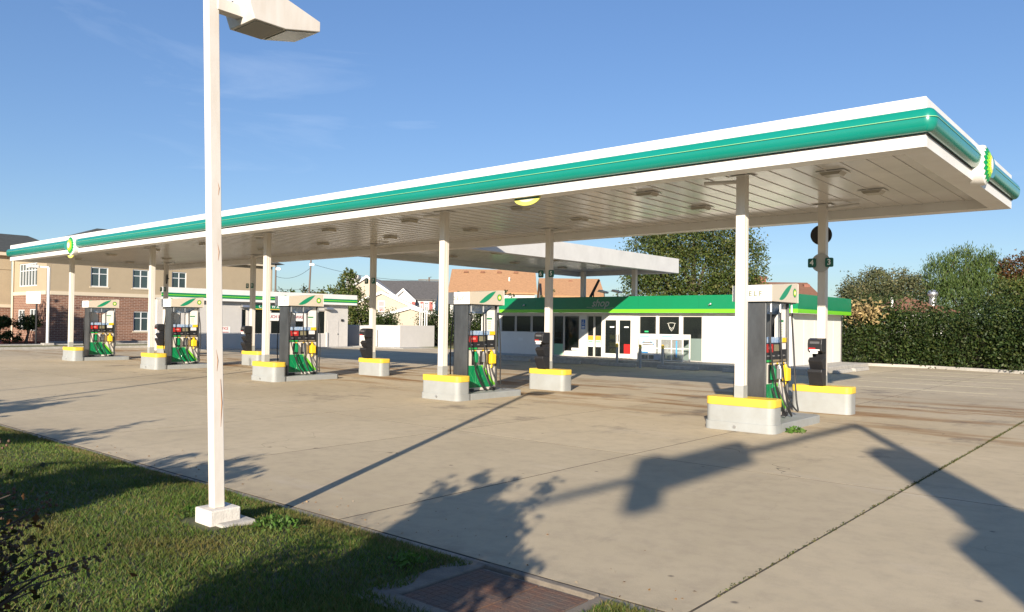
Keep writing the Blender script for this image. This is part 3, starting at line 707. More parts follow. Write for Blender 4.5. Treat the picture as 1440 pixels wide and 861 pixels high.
# black windscreen-service units on the rear columns
def make_unit():
    t = empty('windshield_service_unit', (0, 0, 0), 'x', 'towel and squeegee unit', 'windshield service units')
    B = lambda n, mb, m, p=t, **k: mb.build(n, m, p, world=False, **k)
    hw = .15
    B('back_plate', MB().box(-.135, .135, -.03, 0, .0, 1.02), dark)
    B('towel_dispenser', MB().prism([(-.031, .72), (-.25, .72), (-.33, .76), (-.34, .90), (-.31, 1.0), (-.2, 1.03), (-.031, 1.03)], 0, -hw, hw), dark, bevel=.012)
    B('neck', MB().prism([(-.031, .60), (-.12, .60), (-.15, .719), (-.031, .719)], 0, -.11, .11), dark)
    B('squeegee_bin', MB().prism([(-.031, .36), (-.19, .36), (-.31, .54), (-.24, .61), (-.031, .61)], 0, -.145, .145), dark, bevel=.008)
    B('waste_bin', MB().prism([(-.031, .01), (-.20, .01), (-.33, .30), (-.31, .36), (-.031, .355)], 0, -.15, .15), dark, bevel=.008)
    B('towel_slot', MB().box(-.11, .11, -.352, -.335, .765, .79), mat('towel_white', (.75, .72, .7), .7))
    B('red_label', MB().box(-.12, .02, -.354, -.338, .795, .825), red)
    B('window', MB().box(-.10, .10, -.336, -.318, .86, .96), mat('smoked_window', (.10, .10, .105), .2))
    B('paper_towel', MB().prism([(-.30, .70), (-.335, .70), (-.34, .755), (-.29, .755)], 0, -.09, .06), MATS['towel_white'])
    return t
u0 = make_unit()
for i, x in enumerate(COLX):
    o = u0 if i == 0 else copy_tree(u0)
    o.location = (x-.02, YB-cl-.004, .588); o['label'] = 'black paper towel and squeegee unit on the rear column, '+ordf[i]

# ------------------------------------------------------------------ lamp post on the lawn
polem = mat('pole_white_rust', (.66, .63, .58), .42, var=.2, vscale=7, col2=(.58, .52, .45), stretch=(1, 1, .25))
lp = empty('lamp_post', (-6.15, 3.42, .12), 'tall white square lamp post with shoebox light standing on the lawn', 'lamp post')
MB().box(-6.29, -6.03, 3.29, 3.565, .05, .272).build('pedestal', mat('pedestal_concrete', (.62, .58, .52), .8, var=.2, vscale=9, bump=.25, bscale=60), lp, bevel=.012)
MB().box(-6.31, -5.93, 3.34, 3.66, .0, .165).build('old_footing', conc, lp, bevel=.02)
a, bb_ = Vector((-6.15, 3.41, .2725)), Vector((-6.212, 3.305, 4.72)); s_ = .048
q = MB(); vv = [(p_.x+dx*s_, p_.y+dy*s_, p_.z) for p_ in (a, bb_) for dx, dy in ((-1, -1), (1, -1), (1, 1), (-1, 1))]
q.add(vv, [(3, 2, 1, 0), (4, 5, 6, 7), (0, 1, 5, 4), (1, 2, 6, 5), (2, 3, 7, 6), (3, 0, 4, 7)]); pole = q.build('pole', polem, lp, bevel=.006)
rs = mat('rust_streak', (.30, .12, .03), .8)
for (dx, z0, z1) in ((.018, .95, 1.35), (-.01, 1.42, 1.60), (.012, 2.35, 2.5), (.02, 2.9, 3.02)):
    tt = (z0-.276)/4.44; cx_ = a.x+(bb_.x-a.x)*tt+s_; cy_ = a.y+(bb_.y-a.y)*tt+dx
    MB().tube([(cx_+.0005, cy_, z0), (cx_-.001, cy_+.006, (z0+z1)/2), (cx_-.003, cy_-.008, z1)], [.0012, .0035, .001], 5).build('rust_streak', rs, pole)
MB().box(-6.25, -6.15, 3.34, 3.60, 4.475, 4.575).build('arm', polem, lp, bevel=.004)
hx0, hx1, hy0, hy1 = -6.40, -5.99, 3.56, 4.26
q = MB(); q.prism([(hy0+.03, 4.43), (hy0+.34, 4.43), (hy1, 4.51), (hy1, 4.60), (hy0+.22, 4.735), (hy0+.0, 4.735), (hy0-.02, 4.56)], 0, hx0, hx1); hd = q.build('lamp_head', polem, lp, bevel=.006)
MB().box(hx0+.03, hx1-.03, hy0+.06, hy0+.33, 4.424, 4.4297).build('lamp_door', mat('lamp_underside', (.30, .28, .24), .5), hd)
ln = MB(); ln.add([(hx0+.03, hy0+.36, 4.431), (hx1-.03, hy0+.36, 4.431), (hx1-.03, hy1-.02, 4.503), (hx0+.03, hy1-.02, 4.503), (hx0+.03, hy0+.36, 4.425), (hx1-.03, hy0+.36, 4.425), (hx1-.03, hy1-.02, 4.497), (hx0+.03, hy1-.02, 4.497)], [(0, 1, 2, 3), (4, 5, 6, 7), (0, 1, 5, 4), (1, 2, 6, 5), (2, 3, 7, 6), (3, 0, 4, 7)])
ln.build('lens', mat('lamp_lens', (.55, .52, .45), .15), hd)

# ------------------------------------------------------------------ store
wallw = mat('store_wall_paint', (.70, .68, .63), .6, var=.05, vscale=2, bump=.05, bscale=50)
fgreen = mat('fascia_green', (.0, .185, .072), .38, coat=.25, var=.05, vscale=.7)
SY, SZ = 32.2, .24
st = empty('convenience_store', (-20, 35, SZ), 'low white convenience store with a green and lime fascia band', 'store')
walk = MB(); walk.box(-30.4, -10.9, 30.35, 38.2, -.05, SZ)
tag(walk.build('store_sidewalk', conc, bevel=.02), kind='structure')
b = MB(); b.box(-28.3, -24.9, SY, SY+.15, SZ, 1.40); b.build('wall', wallw, st)
for x0, x1 in ((-28.4, -28.22), (-24.98, -24.62), (-22.95, -22.5), (-19.86, -19.5), (-16.2, -12.2)):
    MB().box(x0, x1, SY-.002, SY+.15, SZ, 2.44).build('wall', wallw, st)
MB().box(-28.4, -12.2, SY+.001, SY+.15, 2.30, 2.44).build('header', wallw, st)
# right side wall in vertical panels
for k in range(5):
    y0 = SY+.152+k*1.24
    MB().box(-12.36, -12.2, y0, y0+1.222, SZ, 2.44).build('wall_panel', wallw, st, bevel=.008)
MB().box(-12.36, -12.22, SY+.16, SY+6.4, SZ, 2.44).build('wall_backing', darkgap, st)
MB().box(-28.4, -12.2, 38.4, 38.5, SZ, 2.44).build('wall', wallw, st)
MB().box(-28.4, -28.25, SY+.16, 38.4, SZ, 2.44).build('wall', wallw, st)
MB().box(-28.45, -12.0, 32.0, 38.5, 2.9, 2.98).build('roof', MATS['roof_membrane'], st)
MB().box(-28.2, -12.4, SY+.2, 38.3, SZ, SZ+.01).build('shop_floor', mat('shop_floor', (.25, .22, .2), .5), st)
fa = MB().box(-28.6, -11.8, 31.80, 31.95, 2.61, 3.22).build('fascia', fgreen, st)
MB().box(-28.6, -11.797, 31.797, 31.95, 2.44, 2.607).build('lime_stripe', lime, fa)
fb = MB().box(-11.95, -11.8, 31.953, 38.6, 2.611, 3.219).build('fascia', fgreen, st)
MB().box(-11.95, -11.798, 31.953, 38.601, 2.441, 2.606).build('lime_stripe', lime, fb)
MB().box(-28.6, -12.0, 31.96, SY-.01, 2.445, 2.47).build('soffit', cream, st)
MB().box(-12.18, -11.96, SY-.01, 38.5, 2.446, 2.47).build('soffit', cream, st)
for x in np.arange(-25.5, -12, 3.1): MB().box(x-.006, x+.006, 31.7985, 31.801, 2.62, 3.21).build('panel_seam', mat('seam_green', (.0, .12, .05), .5), fa)
text('shop', .52, glet, fa, (-21.45, 31.79, 2.90), '-y', shear=.35)
sw = MB(); sw.prism([(-22.25+1.6*q, 2.76-.10*math.sin(q*1.9+.4)) for q in np.linspace(0, 1, 9)]+[(-22.25+1.6*q, 2.745-.10*math.sin(q*1.9+.4)) for q in np.linspace(1, 0, 9)], 1, 31.790, 31.797); sw.build('lettering_swoosh', glet, fa)
for x in (-15.6, -26.2):
    l = MB(); l.sphere((x, 31.72, 2.83), .05, 8, 5); l.tube([(x, 31.78, 2.86), (x-.06, 31.66, 2.78)], .025, 6); l.build('fascia_light', galv, fa)
def window(x0, x1, z0, z1, parent=st, y=SY, cols=1, m=glass, fr=mullion):
    w_ = MB(); f_ = .035
    w_.box(x0, x0+f_, y+.01, y+.09, z0, z1); w_.box(x1-f_, x1, y+.01, y+.09, z0, z1); w_.box(x0+f_, x1-f_, y+.01, y+.09, z0, z0+f_); w_.box(x0+f_, x1-f_, y+.01, y+.09, z1-f_, z1)
    o = w_.build('window', fr, parent)
    MB().box(x0+f_, x1-f_, y+.045, y+.055, z0+f_, z1-f_).build('pane', m, o)
    return o
for x0, x1 in ((-28.2, -27.2), (-27.15, -26.1), (-26.05, -24.99)): window(x0, x1, 1.402, 2.298)
for x0, x1 in ((-24.61, -23.95), (-23.92, -22.96), (-22.48, -22.08), (-22.05, -21.6)): window(x0, x1, SZ+.002, 2.298)
for x0, x1 in ((-19.49, -18.55), (-18.45, -17.35), (-17.22, -16.22)): window(x0, x1, SZ+.002, 2.298)
for x in (-18.5, -17.285): MB().box(x-.045, x+.045, SY-.03, SY+.1, SZ, 2.299).build('mullion', wallw, st)
# doors
MB().box(-21.58, -21.50, SY-.02, SY+.12, SZ, 2.3).build('door_frame', wallw, st)
MB().box(-21.498, -19.862, SY-.02, SY+.12, 2.19, 2.299).build('door_frame', wallw, st)
for x0, x1, hs in ((-21.49, -20.69, 1), (-20.67, -19.87, -1)):
    d = MB(); f_ = .085; y = SY
    d.box(x0, x0+f_, y, y+.06, SZ+.01, 2.185); d.box(x1-f_, x1, y, y+.06, SZ+.01, 2.185); d.box(x0+f_, x1-f_, y, y+.06, SZ+.01, .46); d.box(x0+f_, x1-f_, y, y+.06, 2.08, 2.185)
    o = d.build('door', wallw, st, bevel=.004)
    MB().box(x0+f_, x1-f_, y+.02, y+.03, .46, 2.08).build('pane', glass, o)
    hx = x1-.05 if hs > 0 else x0+.05
    MB().box(hx-.02, hx+.02, y-.06, y-.001, 1.05, 1.4).build('handle', galv, o)
    MB().box(x0+.35, x0+.6, y+.012, y+.018, 1.72, 1.78).build('door_sticker', wlet, o)
MB().box(-20.33, -19.97, SY+.008, SY+.019, .47, .93).build('red_door_sign', red, st)
# posters and signs in the windows
orange = mat('orange_poster', (.75, .33, .03), .5); posterw = mat('poster_white', (.75, .74, .7), .5); pgreen = mat('poster_green', (.25, .45, .3), .5)
for x in (-22.28, -21.83):
    p_ = MB().box(x-.15, x+.15, SY+.03, SY+.04, .75, 1.30).build('window_poster', posterw, st)
    MB().box(x-.15, x+.15, SY+.024, SY+.0295, 1.08, 1.295).build('poster_band', orange, p_)
    MB().box(x-.13, x+.13, SY+.024, SY+.0295, .96, 1.05).build('poster_band', pgreen, p_)
    text('2', .14, mat('poster_black', (.03, .03, .03), .5), p_, (x, SY+.024, .87), '-y', 'poster_number')
MB().box(-23.9, -22.98, SY+.03, SY+.04, .28, .50).build('window_poster', posterw, st)
MB().box(-23.45, -23.0, SY+.028, SY+.038, .53, .66).build('window_poster', posterw, st)
MB().box(-24.58, -23.98, SY+.03, SY+.04, .28, .85).build('window_poster', pgreen, st)
hp = MB().box(-22.83, -22.60, SY-.012, SY-.003, 1.62, 2.1).build('parking_sign', mat('sign_blue', (.02, .12, .42), .4), st)
wc = MB(); wc.sphere((-22.715, SY-.015, 2.03), .022, 8, 5); wc.tube([(-22.72, SY-.015, 2.0), (-22.72, SY-.015, 1.92), (-22.66, SY-.015, 1.92), (-22.64, SY-.015, 1.85)], .009, 5)
wc.tube([(-22.715+.06*math.cos(a), SY-.015, 1.90+.06*math.sin(a)) for a in np.linspace(R(100), R(330), 10)], .008, 5); wc.build('wheelchair_symbol', wlet, hp)
MB().box(-22.80, -22.63, SY-.0145, SY-.0122, 1.66, 1.70).build('sign_line', wlet, hp); MB().box(-22.80, -22.63, SY-.0145, SY-.0122, 1.73, 1.77).build('sign_line', wlet, hp)
MB().box(-22.81, -22.62, SY-.012, SY-.003, 1.48, 1.60).build('parking_sign', posterw, st)
MB().box(-26.95, -26.65, SY-.01, SY-.003, .95, 1.1).build('wall_notice', posterw, st)
MB().box(-14.35, -14.25, SY-.03, SY-.003, 1.12, 1.22).build('wall_socket', mullion, st)
nb = MB()   # pale outline bull's-head neon sign in the window
for pts in ([(-18.0, 1.95), (-17.85, 1.98), (-17.72, 1.98), (-17.57, 1.95)], [(-17.95, 1.93), (-17.88, 1.72), (-17.78, 1.6), (-17.68, 1.72), (-17.62, 1.93)], [(-17.84, 1.78), (-17.78, 1.68), (-17.72, 1.78)]): nb.tube([(x, SY+.035, z) for x, z in pts], .012, 5)
nb.build('neon_outline_sign', mat('neon_off', (.65, .65, .58), .4), st)
MB().box(-19.2, -19.0, SY+.03, SY+.04, 1.53, 1.59).build('green_sticker', mat('sticker_green', (.05, .6, .2), .4), st)
MB().box(-17.18, -16.26, SY+.03, SY+.04, SZ+.04, 1.28).build('window_blind', mat('pale_green_blind', (.15, .20, .18), .6), st)
# interior shelves
for k, (x, y, c) in enumerate(((-26.5, 34.5, (.3, .12, .08)), (-24, 35, (.12, .2, .3)), (-22.5, 34.2, (.35, .3, .1)), (-18.6, 34.6, (.15, .15, .16)), (-17.0, 35, (.3, .28, .25)))):
    s_b = MB()
    for z in (.3, .7, 1.1, 1.5): s_b.box(x-.7, x+.7, y, y+.35, z, z+.03)
    s_b.box(x-.72, x-.69, y, y+.35, SZ+.01, 1.7); s_b.box(x+.69, x+.72, y, y+.35, SZ+.01, 1.7)
    o = s_b.build('shop_shelf', galv, st); gb = MB()
    for z in (.33, .73, 1.13):
        xx = x-.66
        while xx < x+.6:
            w_ = random.uniform(.06, .16); gb.box(xx, xx+w_*.9, y+.03, y+.3, z+.001, z+random.uniform(.15, .32)); xx += w_
    gb.build('shelf_goods', mat('goods_%d' % k, c, .5, var=.7, vscale=9), o)
# roof floodlights
for k, (x, y, lab) in enumerate(((-20.95, 32.6, 'white floodlight on the store roof beside the right wing column'), (-21.75, 32.6, 'white floodlight on the store roof between the two wing columns'))):
    t = empty('floodlight', (x, y, 2.98), lab, 'floodlight')
    MB().tube([(x, y, 2.98), (x, y, 3.42)], .025, 8).build('stem', galv, t)
    MB().prism([(x-.3, 3.50), (x+.16, 3.40), (x+.2, 3.48), (x-.2, 3.60)], 1, y-.2, y+.12).build('lamp_head', white, t, bevel=.01)
t = empty('roof_antenna', (-22.6, 32.9, 2.98), 'dark tilted antenna panel on the store roof', 'antenna')
MB().tube([(-22.6, 32.9, 2.98), (-22.6, 32.9, 3.5)], .03, 8).build('mast', dark, t)
MB().prism([(-22.95, 3.1), (-22.8, 3.05), (-22.2, 4.1), (-22.3, 4.15)], 1, 32.85, 32.9).build('panel', dark, t)
# wheel stops, bollards, cages
for k, x in enumerate((-28.1, -25.1, -22.1, -19.1, -16.1, -13.1)):
    o = MB(); o.prism([(-.12, 0), (.12, 0), (.085, .14), (-.085, .14)], 0, -.95, .95)
    w_ = o.build('wheel_stop', conc, bevel=.015); w_.location = (x, 29.75, .0045)
    tag(w_, 'grey concrete wheel stop before the store sidewalk, '+('first', 'second', 'third', 'fourth', 'fifth', 'sixth')[k]+' from the left', 'wheel stop', 'wheel stops along the store')
for k, (y, lab) in enumerate(((33.3, 'nearer'), (35.6, 'farther'))):
    o = MB(); o.prism([(-.12, 0), (.12, 0), (.085, .14), (-.085, .14)], 1, -.95, .95); w_ = o.build('wheel_stop', conc, bevel=.015); w_.location = (-10.5, y, .0045)
    tag(w_, 'grey concrete wheel stop beside the right wall of the store, the '+lab+' one', 'wheel stop')
for k, (x, y, lab) in enumerate(((-19.35, 30.1, 'in front of the store door'), (-17.72, 29.4, 'between the two propane cages'), (-17.05, 30.15, 'in front of the right propane cage'))):
    t = empty('bollard', (x, y, 0), 'grey steel bollard with yellow top '+lab, 'bollard', 'store bollards')
    MB().tube([(x, y, -.02), (x, y, .84)], .062, 12).build('post', mat('bollard_grey', (.3, .31, .31), .5), t, smooth=True)
    q = MB(); q.tube([(x, y, .84), (x, y, .98), (x, y, 1.02)], [.064, .064, .035], 12); q.build('yellow_top', pyel, t, smooth=True)
wiremesh = glassmat('cage_mesh', (.6, .6, .58), .72)
for k, x in enumerate((-18.93, -17.75)):
    lab = ('left white propane cage with a blue and white poster on its door', 'right white propane cage holding cylinders')[k]
    t = empty('propane_cage', (x+.55, 31.5, SZ), lab, 'propane cage', 'propane cages')
    y0, y1, z0, z1 = 31.2, 31.85, SZ+.05, 1.46
    f_ = MB(); e = .025
    for xx in (x, x+1.1):
        for yy in (y0, y1): f_.box(xx-e, xx+e, yy-e, yy+e, SZ+.003, z1)
    for zz in (z0, .82, z1-.22):
        f_.box(x+e, x+1.1-e, y0-.018, y0+.018, zz-.018, zz+.018); f_.box(x+e, x+1.1-e, y1-.018, y1+.018, zz-.018, zz+.018)
        for xx in (x, x+1.1): f_.box(xx-.017, xx+.017, y0+e, y1-e, zz-.018, zz+.018)
    f_.box(x+.55-.02, x+.55+.02, y0-.02, y0+.02, z0+.02, z1-.25)
    f_.build('frame', white, t)
    MB().box(x-.03, x+1.13, y0-.03, y1+.03, z1-.2, z1).build('header', posterw, t)
    MB().box(x+.08, x+.6, y0-.036, y0-.0305, z1-.15, z1-.06).build('header_logo', mat('pale_blue', (.25, .5, .78), .5), t)
    MB().box(x+e+.002, x+1.1-e-.002, y0-.004, y0+.004, z0+.02, z1-.25).build('mesh_panel', wiremesh, t)
    if k == 0:
        pb_ = MB().box(x+.1, x+.95, y0-.034, y0-.022, .5, 1.2).build('poster', posterw, t)
        MB().box(x+.12, x+.55, y0-.040, y0-.0345, .58, .66).build('poster_band', mat('poster_blue', (.08, .33, .7), .5), pb_)
        for q_, (a0, a1, zz) in enumerate(((.2, .75, 1.05), (.25, .85, .95), (.15, .6, .8))): MB().box(x+a0, x+a1, y0-.040, y0-.0345, zz, zz+.04).build('poster_line', MATS['poster_black' if q_ < 2 else 'poster_blue'], pb_)
        ar = MB(); ar.tube([(x+.52+.36*math.cos(a), y0-.038, .93+.22*math.sin(a)) for a in np.linspace(R(-30), R(150), 10)], .018, 5); ar.build('poster_arc', MATS['poster_blue'], pb_)
    else:
        MB().box(x+.78, x+.84, y0-.034, y0-.022, .45, 1.18).build('blue_tag', MATS['poster_blue'], t)
        for q_ in range(2):
            c = MB(); c.tube([(x+.3+q_*.45, 31.55, z0+.02), (x+.3+q_*.45, 31.55, z0+.08), (x+.3+q_*.45, 31.55, z0+.32), (x+.3+q_*.45, 31.55, z0+.40)], [.12, .15, .15, .06], 12); c.build('gas_cylinder', posterw, t, smooth=True)
MB_n = MB().box(-18.0, -17.72, 31.02, 31.12, .30, .56).build('leaning_sign', MATS['seam_green'] if False else mat('blue_grey_sign', (.35, .4, .48), .5)); tag(MB_n, 'small grey sign standing at the foot of the propane cages', 'sign')

# ------------------------------------------------------------------ car wash
cwm = mat('car_wash_wall', (.50, .48, .45), .6, var=.06, vscale=2)
cw_ = empty('car_wash', (-45.5, 26.6, 0), 'low white car wash building with a green striped white fascia', 'car wash')
CX_ = -43.0
wl = MB(); wl.box(CX_-.2, CX_, 20.08, 25.24, 0, 2.95); wl.box(CX_-.2, CX_, 31.4, 33.2, 0, 2.95); wl.box(CX_-.2, CX_, 25.24, 31.4, 0, 1.0); wl.box(CX_-.2, CX_, 25.24, 31.4, 2.55, 2.95)
wl.box(CX_-.2, CX_, 25.62, 25.96, 1.0, 2.55); wl.box(CX_-.2, CX_, 29.74, 29.9, 1.0, 2.55)
wl.build('wall', cwm, cw_)
MB().prism([(-50, 23.4), (CX_-.21, 20.0), (CX_-.21, 20.2), (-50, 23.6)], 2, 0, 2.95).build('wall', cwm, cw_); MB().box(-50, CX_-.21, 33.0, 33.2, 0, 2.95).build('wall', cwm, cw_); MB().box(-50.2, -50, 23.4, 33.2, 0, 2.95).build('wall', cwm, cw_)
MB().prism([(-50.2, 23.5), (CX_, 20), (CX_, 33.2), (-50.2, 33.2)], 2, 2.96, 3.05).build('roof', MATS['roof_membrane'], cw_)
ff = MB().prism([(CX_-.1, 20.35), (CX_+.35, 20.13), (CX_+.35, 33.7), (CX_-.1, 33.7)], 2, 2.952, 3.64).build('fascia', white, cw_)
for z0, z1, m_ in ((3.10, 3.19, fgreen), (3.192, 3.238, lime), (3.24, 3.34, fgreen)):
    MB().box(CX_+.3505, CX_+.356, 20.14, 33.7, z0, z1).build('fascia_stripe', m_, ff)
for y0, y1 in ((25.26, 25.60), (25.98, 27.2), (27.25, 28.45), (28.5, 29.72), (29.92, 31.38)):
    f_ = MB(); e = .04; f_.box(CX_-.12, CX_-.04, y0, y0+e, 1.0, 2.548); f_.box(CX_-.12, CX_-.04, y1-e, y1, 1.0, 2.548); f_.box(CX_-.12, CX_-.04, y0+e, y1-e, 1.0, 1.04); f_.box(CX_-.12, CX_-.04, y0+e, y1-e, 2.5, 2.548)
    o = f_.build('window', mullion, cw_); MB().box(CX_-.085, CX_-.075, y0+e, y1-e, 1.04, 2.5).build('pane', glass, o)
sg = MB().box(CX_+.01, CX_+.06, 25.95, 29.4, 2.57, 2.83).build('green_sign', fgreen, cw_)
MB().box(CX_+.01, CX_+.062, 25.95, 29.4, 2.52, 2.568).build('yellow_edge', pyel, sg)
text('CAR WASH', .26, wlet, sg, (CX_+.066, 27.3, 2.70), '+x', spacing=1.6)
bn_ = MB().box(CX_+.012, CX_+.02, 26.75, 29.75, 1.83, 2.33).build('banner', posterw, cw_)
text('TOUCH FREE CAR WASH', .27, mat('dark_red_lettering', (.35, .05, .05), .5), bn_, (CX_+.0245, 28.25, 2.08), '+x')
dr_ = MB().box(CX_+.002, CX_+.02, 31.52, 32.42, .02, 1.9).build('door', cwm, cw_, bevel=.01); MB().box(CX_+.0205, CX_+.06, 32.3, 32.36, .95, 1.05).build('handle', galv, dr_)
MB().box(CX_+.002, CX_+.1, 31.42, 31.5, .0, 1.1).build('downpipe', cwm, cw_)
MB().box(CX_+.002, CX_+.07, 32.62, 32.8, 1.85, 2.0).build('wall_light', dark, cw_)
for y in (25.4, 31.5): MB().prism([(CX_+.002, 2.62), (CX_+.34, 2.62), (CX_+.30, 2.76), (CX_+.002, 2.80)], 1, y-.28, y+.28).build('wall_lamp', galv, cw_, bevel=.02)
nt_ = MB().box(CX_+.002, CX_+.01, 23.5, 24.5, 1.05, 1.45).build('wall_notice', posterw, cw_)
text('NOTICE', .2, red, nt_, (CX_+.0125, 24.0, 1.33), '+x'); MB().box(CX_+.0105, CX_+.012, 23.6, 24.4, 1.1, 1.14).build('notice_line', red, nt_)
# dumpster enclosure, vent pipes
enc = empty('dumpster_enclosure', (-42.5, 36.5, 0), 'low white masonry dumpster enclosure right of the car wash', 'enclosure')
MB().box(-46.5, -42.3, 35.0, 35.2, 0, 1.58).build('wall', cwm, enc, bevel=.01)
MB().box(-42.29, -39.7, 35.003, 35.2, 0, 1.63).build('wall', cwm, enc, bevel=.01); MB().box(-39.9, -39.7, 35.21, 38.2, 0, 1.63).build('wall', cwm, enc)
MB().box(-46.5, -46.3, 35.21, 38.2, 0, 1.6).build('wall', cwm, enc)
gt = MB().box(-41.9, -40.2, 34.95, 34.999, .08, 1.48).build('gate', white, enc, bevel=.01); MB().box(-41.95, -41.9, 34.93, 34.998, .05, 1.3).build('gate_post', dark, gt)
for k, x in enumerate((-43.35, -43.12, -42.82, -42.60)):
    t = empty('vent_pipe', (x, 40.2, 0), 'thin white tank vent pipe, '+('leftmost', 'second', 'third', 'rightmost')[k]+' of the four beside the enclosure', 'vent pipe', 'tank vent pipes')
    MB().tube([(x, 40.2, -.05), (x, 40.2, 3.15)], .042, 8).build('pipe', white, t, smooth=True); q = MB(); q.tube([(x, 40.2, 3.12), (x, 40.2, 3.26)], .06, 8); q.build('vent_cap', white, t)
    if k in (0, 3): MB().box(x-.06, x+.06, 39.34, 39.355, .9, 1.25).build('yellow_band', pyel, t)
tag(MB().box(-52, -40.5, 36.0, 44, -.05, .05).build('rear_sidewalk', kerbm), kind='structure')
tag(MB().box(-47, -30.6, 39, 45, -.04, .06).build('rear_grass_bank', mat('rough_turf', (.10, .11, .03), .95, var=.4, vscale=2, col2=(.16, .14, .06))), kind='structure')
tag(MB().box(-45.5, -44.3, 21.6, 35.4, -.05, .05).build('car_wash_kerb', kerbm, bevel=.02), kind='structure')

for root in (cw_, enc):
    root.scale = (1.06,)*3; root.location = root.location*1.06; root.location.z = -.11
# ------------------------------------------------------------------ brick and stucco building on the left
def brickmat():
    m = bpy.data.materials.new('red_brick'); m.use_nodes = True; n = m.node_tree; L = n.links.new; b = n.nodes['Principled BSDF']
    g = n.nodes.new('ShaderNodeNewGeometry'); sp = n.nodes.new('ShaderNodeSeparateXYZ'); L(g.outputs['Position'], sp.inputs[0])
    ad = n.nodes.new('ShaderNodeMath'); L(sp.outputs[0], ad.inputs[0]); L(sp.outputs[1], ad.inputs[1])
    cb = n.nodes.new('ShaderNodeCombineXYZ'); L(ad.outputs[0], cb.inputs[0]); L(sp.outputs[2], cb.inputs[1])
    br = n.nodes.new('ShaderNodeTexBrick'); br.inputs['Scale'].default_value = 1; br.inputs['Brick Width'].default_value = .4; br.inputs['Row Height'].default_value = .13; br.inputs['Mortar Size'].default_value = .012
    br.inputs['Color1'].default_value = (.22, .105, .065, 1); br.inputs['Color2'].default_value = (.15, .07, .045, 1); br.inputs['Mortar'].default_value = (.36, .29, .23, 1)
    L(cb.outputs[0], br.inputs['Vector']); L(br.outputs[0], b.inputs['Base Color']); b.inputs['Roughness'].default_value = .85; return m
brick = brickmat(); stucco = mat('tan_stucco', (.36, .29, .195), .85, var=.06, vscale=1, bump=.05, bscale=30)
trim = mat('pale_trim', (.56, .48, .36), .7); roofd = mat('dark_shingle_roof', (.055, .06, .055), .9, var=.3, vscale=3, bump=.3, bscale=14)
bb = empty('brick_office_building', (-70, 28, 0), 'tan stucco and brick two storey building with dark grey roof at the left', 'building')
BX = -63.0
def wall_x(x, y0, y1, z0, z1, holes, name, m, th=.3):
    ys = sorted({y0, y1, *[h[0] for h in holes], *[h[1] for h in holes]}); zs = sorted({z0, z1, *[h[2] for h in holes], *[h[3] for h in holes]})
    q = MB()
    for i in range(len(ys)-1):
        for k in range(len(zs)-1):
            cy_, cz_ = (ys[i]+ys[i+1])/2, (zs[k]+zs[k+1])/2
            if any(h[0] < cy_ < h[1] and h[2] < cz_ < h[3] for h in holes): continue
            q.box(x-th, x, ys[i], ys[i+1], zs[k], zs[k+1])
    return q.build(name, m, bb)
HU = [(24.27, 25.55, 4.27, 5.77), (27.42, 28.70, 4.27, 5.77), (30.6, 31.85, 4.27, 5.77), (33.8, 35.05, 4.27, 5.77)]
HL = [(27.54, 28.76, .85, 2.43), (31.0, 32.2, .85, 2.43), (34, 35.2, .85, 2.43)]
wall_x(BX, 21.5, 40, 0, 3.7, HL, 'brick_wall', brick); wall_x(BX, 21.5, 40, 3.70, 7.0, HU, 'stucco_wall', stucco)
MB().box(BX+.001, BX+.06, 21.45, 40, 3.55, 3.82).build('trim_band', trim, bb); MB().box(BX-.1, BX+.35, 21.2, 40, 6.75, 6.99).build('eave_trim', trim, bb)
def win_x(x, h, par, nx=2):
    y0, y1, z0, z1 = h; f_ = MB(); e = .07
    f_.box(x-.16, x-.04, y0, y0+e, z0, z1); f_.box(x-.16, x-.04, y1-e, y1, z0, z1); f_.box(x-.16, x-.04, y0+e, y1-e, z0, z0+e); f_.box(x-.16, x-.04, y0+e, y1-e, z1-e, z1)
    f_.box(x-.15, x-.05, (y0+y1)/2-.035, (y0+y1)/2+.035, z0+e, z1-e); zz = z0+(z1-z0)*.66
    f_.box(x-.148, x-.052, y0+e, (y0+y1)/2-.036, zz-.03, zz+.03); f_.box(x-.148, x-.052, (y0+y1)/2+.036, y1-e, zz-.03, zz+.03)
    o = f_.build('window', mat('window_frame_pale', (.6, .62, .62), .5), par); MB().box(x-.11, x-.095, y0+e, y1-e, z0+e, z1-e).build('pane', glassd, o)
    MB().box(x-.18, x+.04, y0-.08, y1+.08, z0-.1, z0-.002).build('sill', trim, par)
for h in HU+HL: win_x(BX, h, bb)
# bay facing the street
def wall_y(y, x0, x1, z0, z1, holes, name, m):
    xs = sorted({x0, x1, *[h[0] for h in holes], *[h[1] for h in holes]}); zs = sorted({z0, z1, *[h[2] for h in holes], *[h[3] for h in holes]}); q = MB()
    for i in range(len(xs)-1):
        for k in range(len(zs)-1):
            if any(h[0] < (xs[i]+xs[i+1])/2 < h[1] and h[2] < (zs[k]+zs[k+1])/2 < h[3] for h in holes): continue
            q.box(xs[i], xs[i+1], y, y+.3, zs[k], zs[k+1])
    return q.build(name, m, bb)
HB = [(-68.8, -64.9, 4.23, 6.0)]; HB2 = [(-68.9, -67.4, .9, 2.45), (-66.4, -64.9, .85, 2.5)]
wall_y(21.19, -70.2, -63.001, 0, 3.7, HB2, 'brick_wall', brick); wall_y(21.19, -70.2, -63.001, 3.70, 7.0, HB, 'stucco_wall', stucco)
MB().box(-70.2, -62.95, 21.12, 21.189, 3.55, 3.82).build('trim_band', trim, bb)
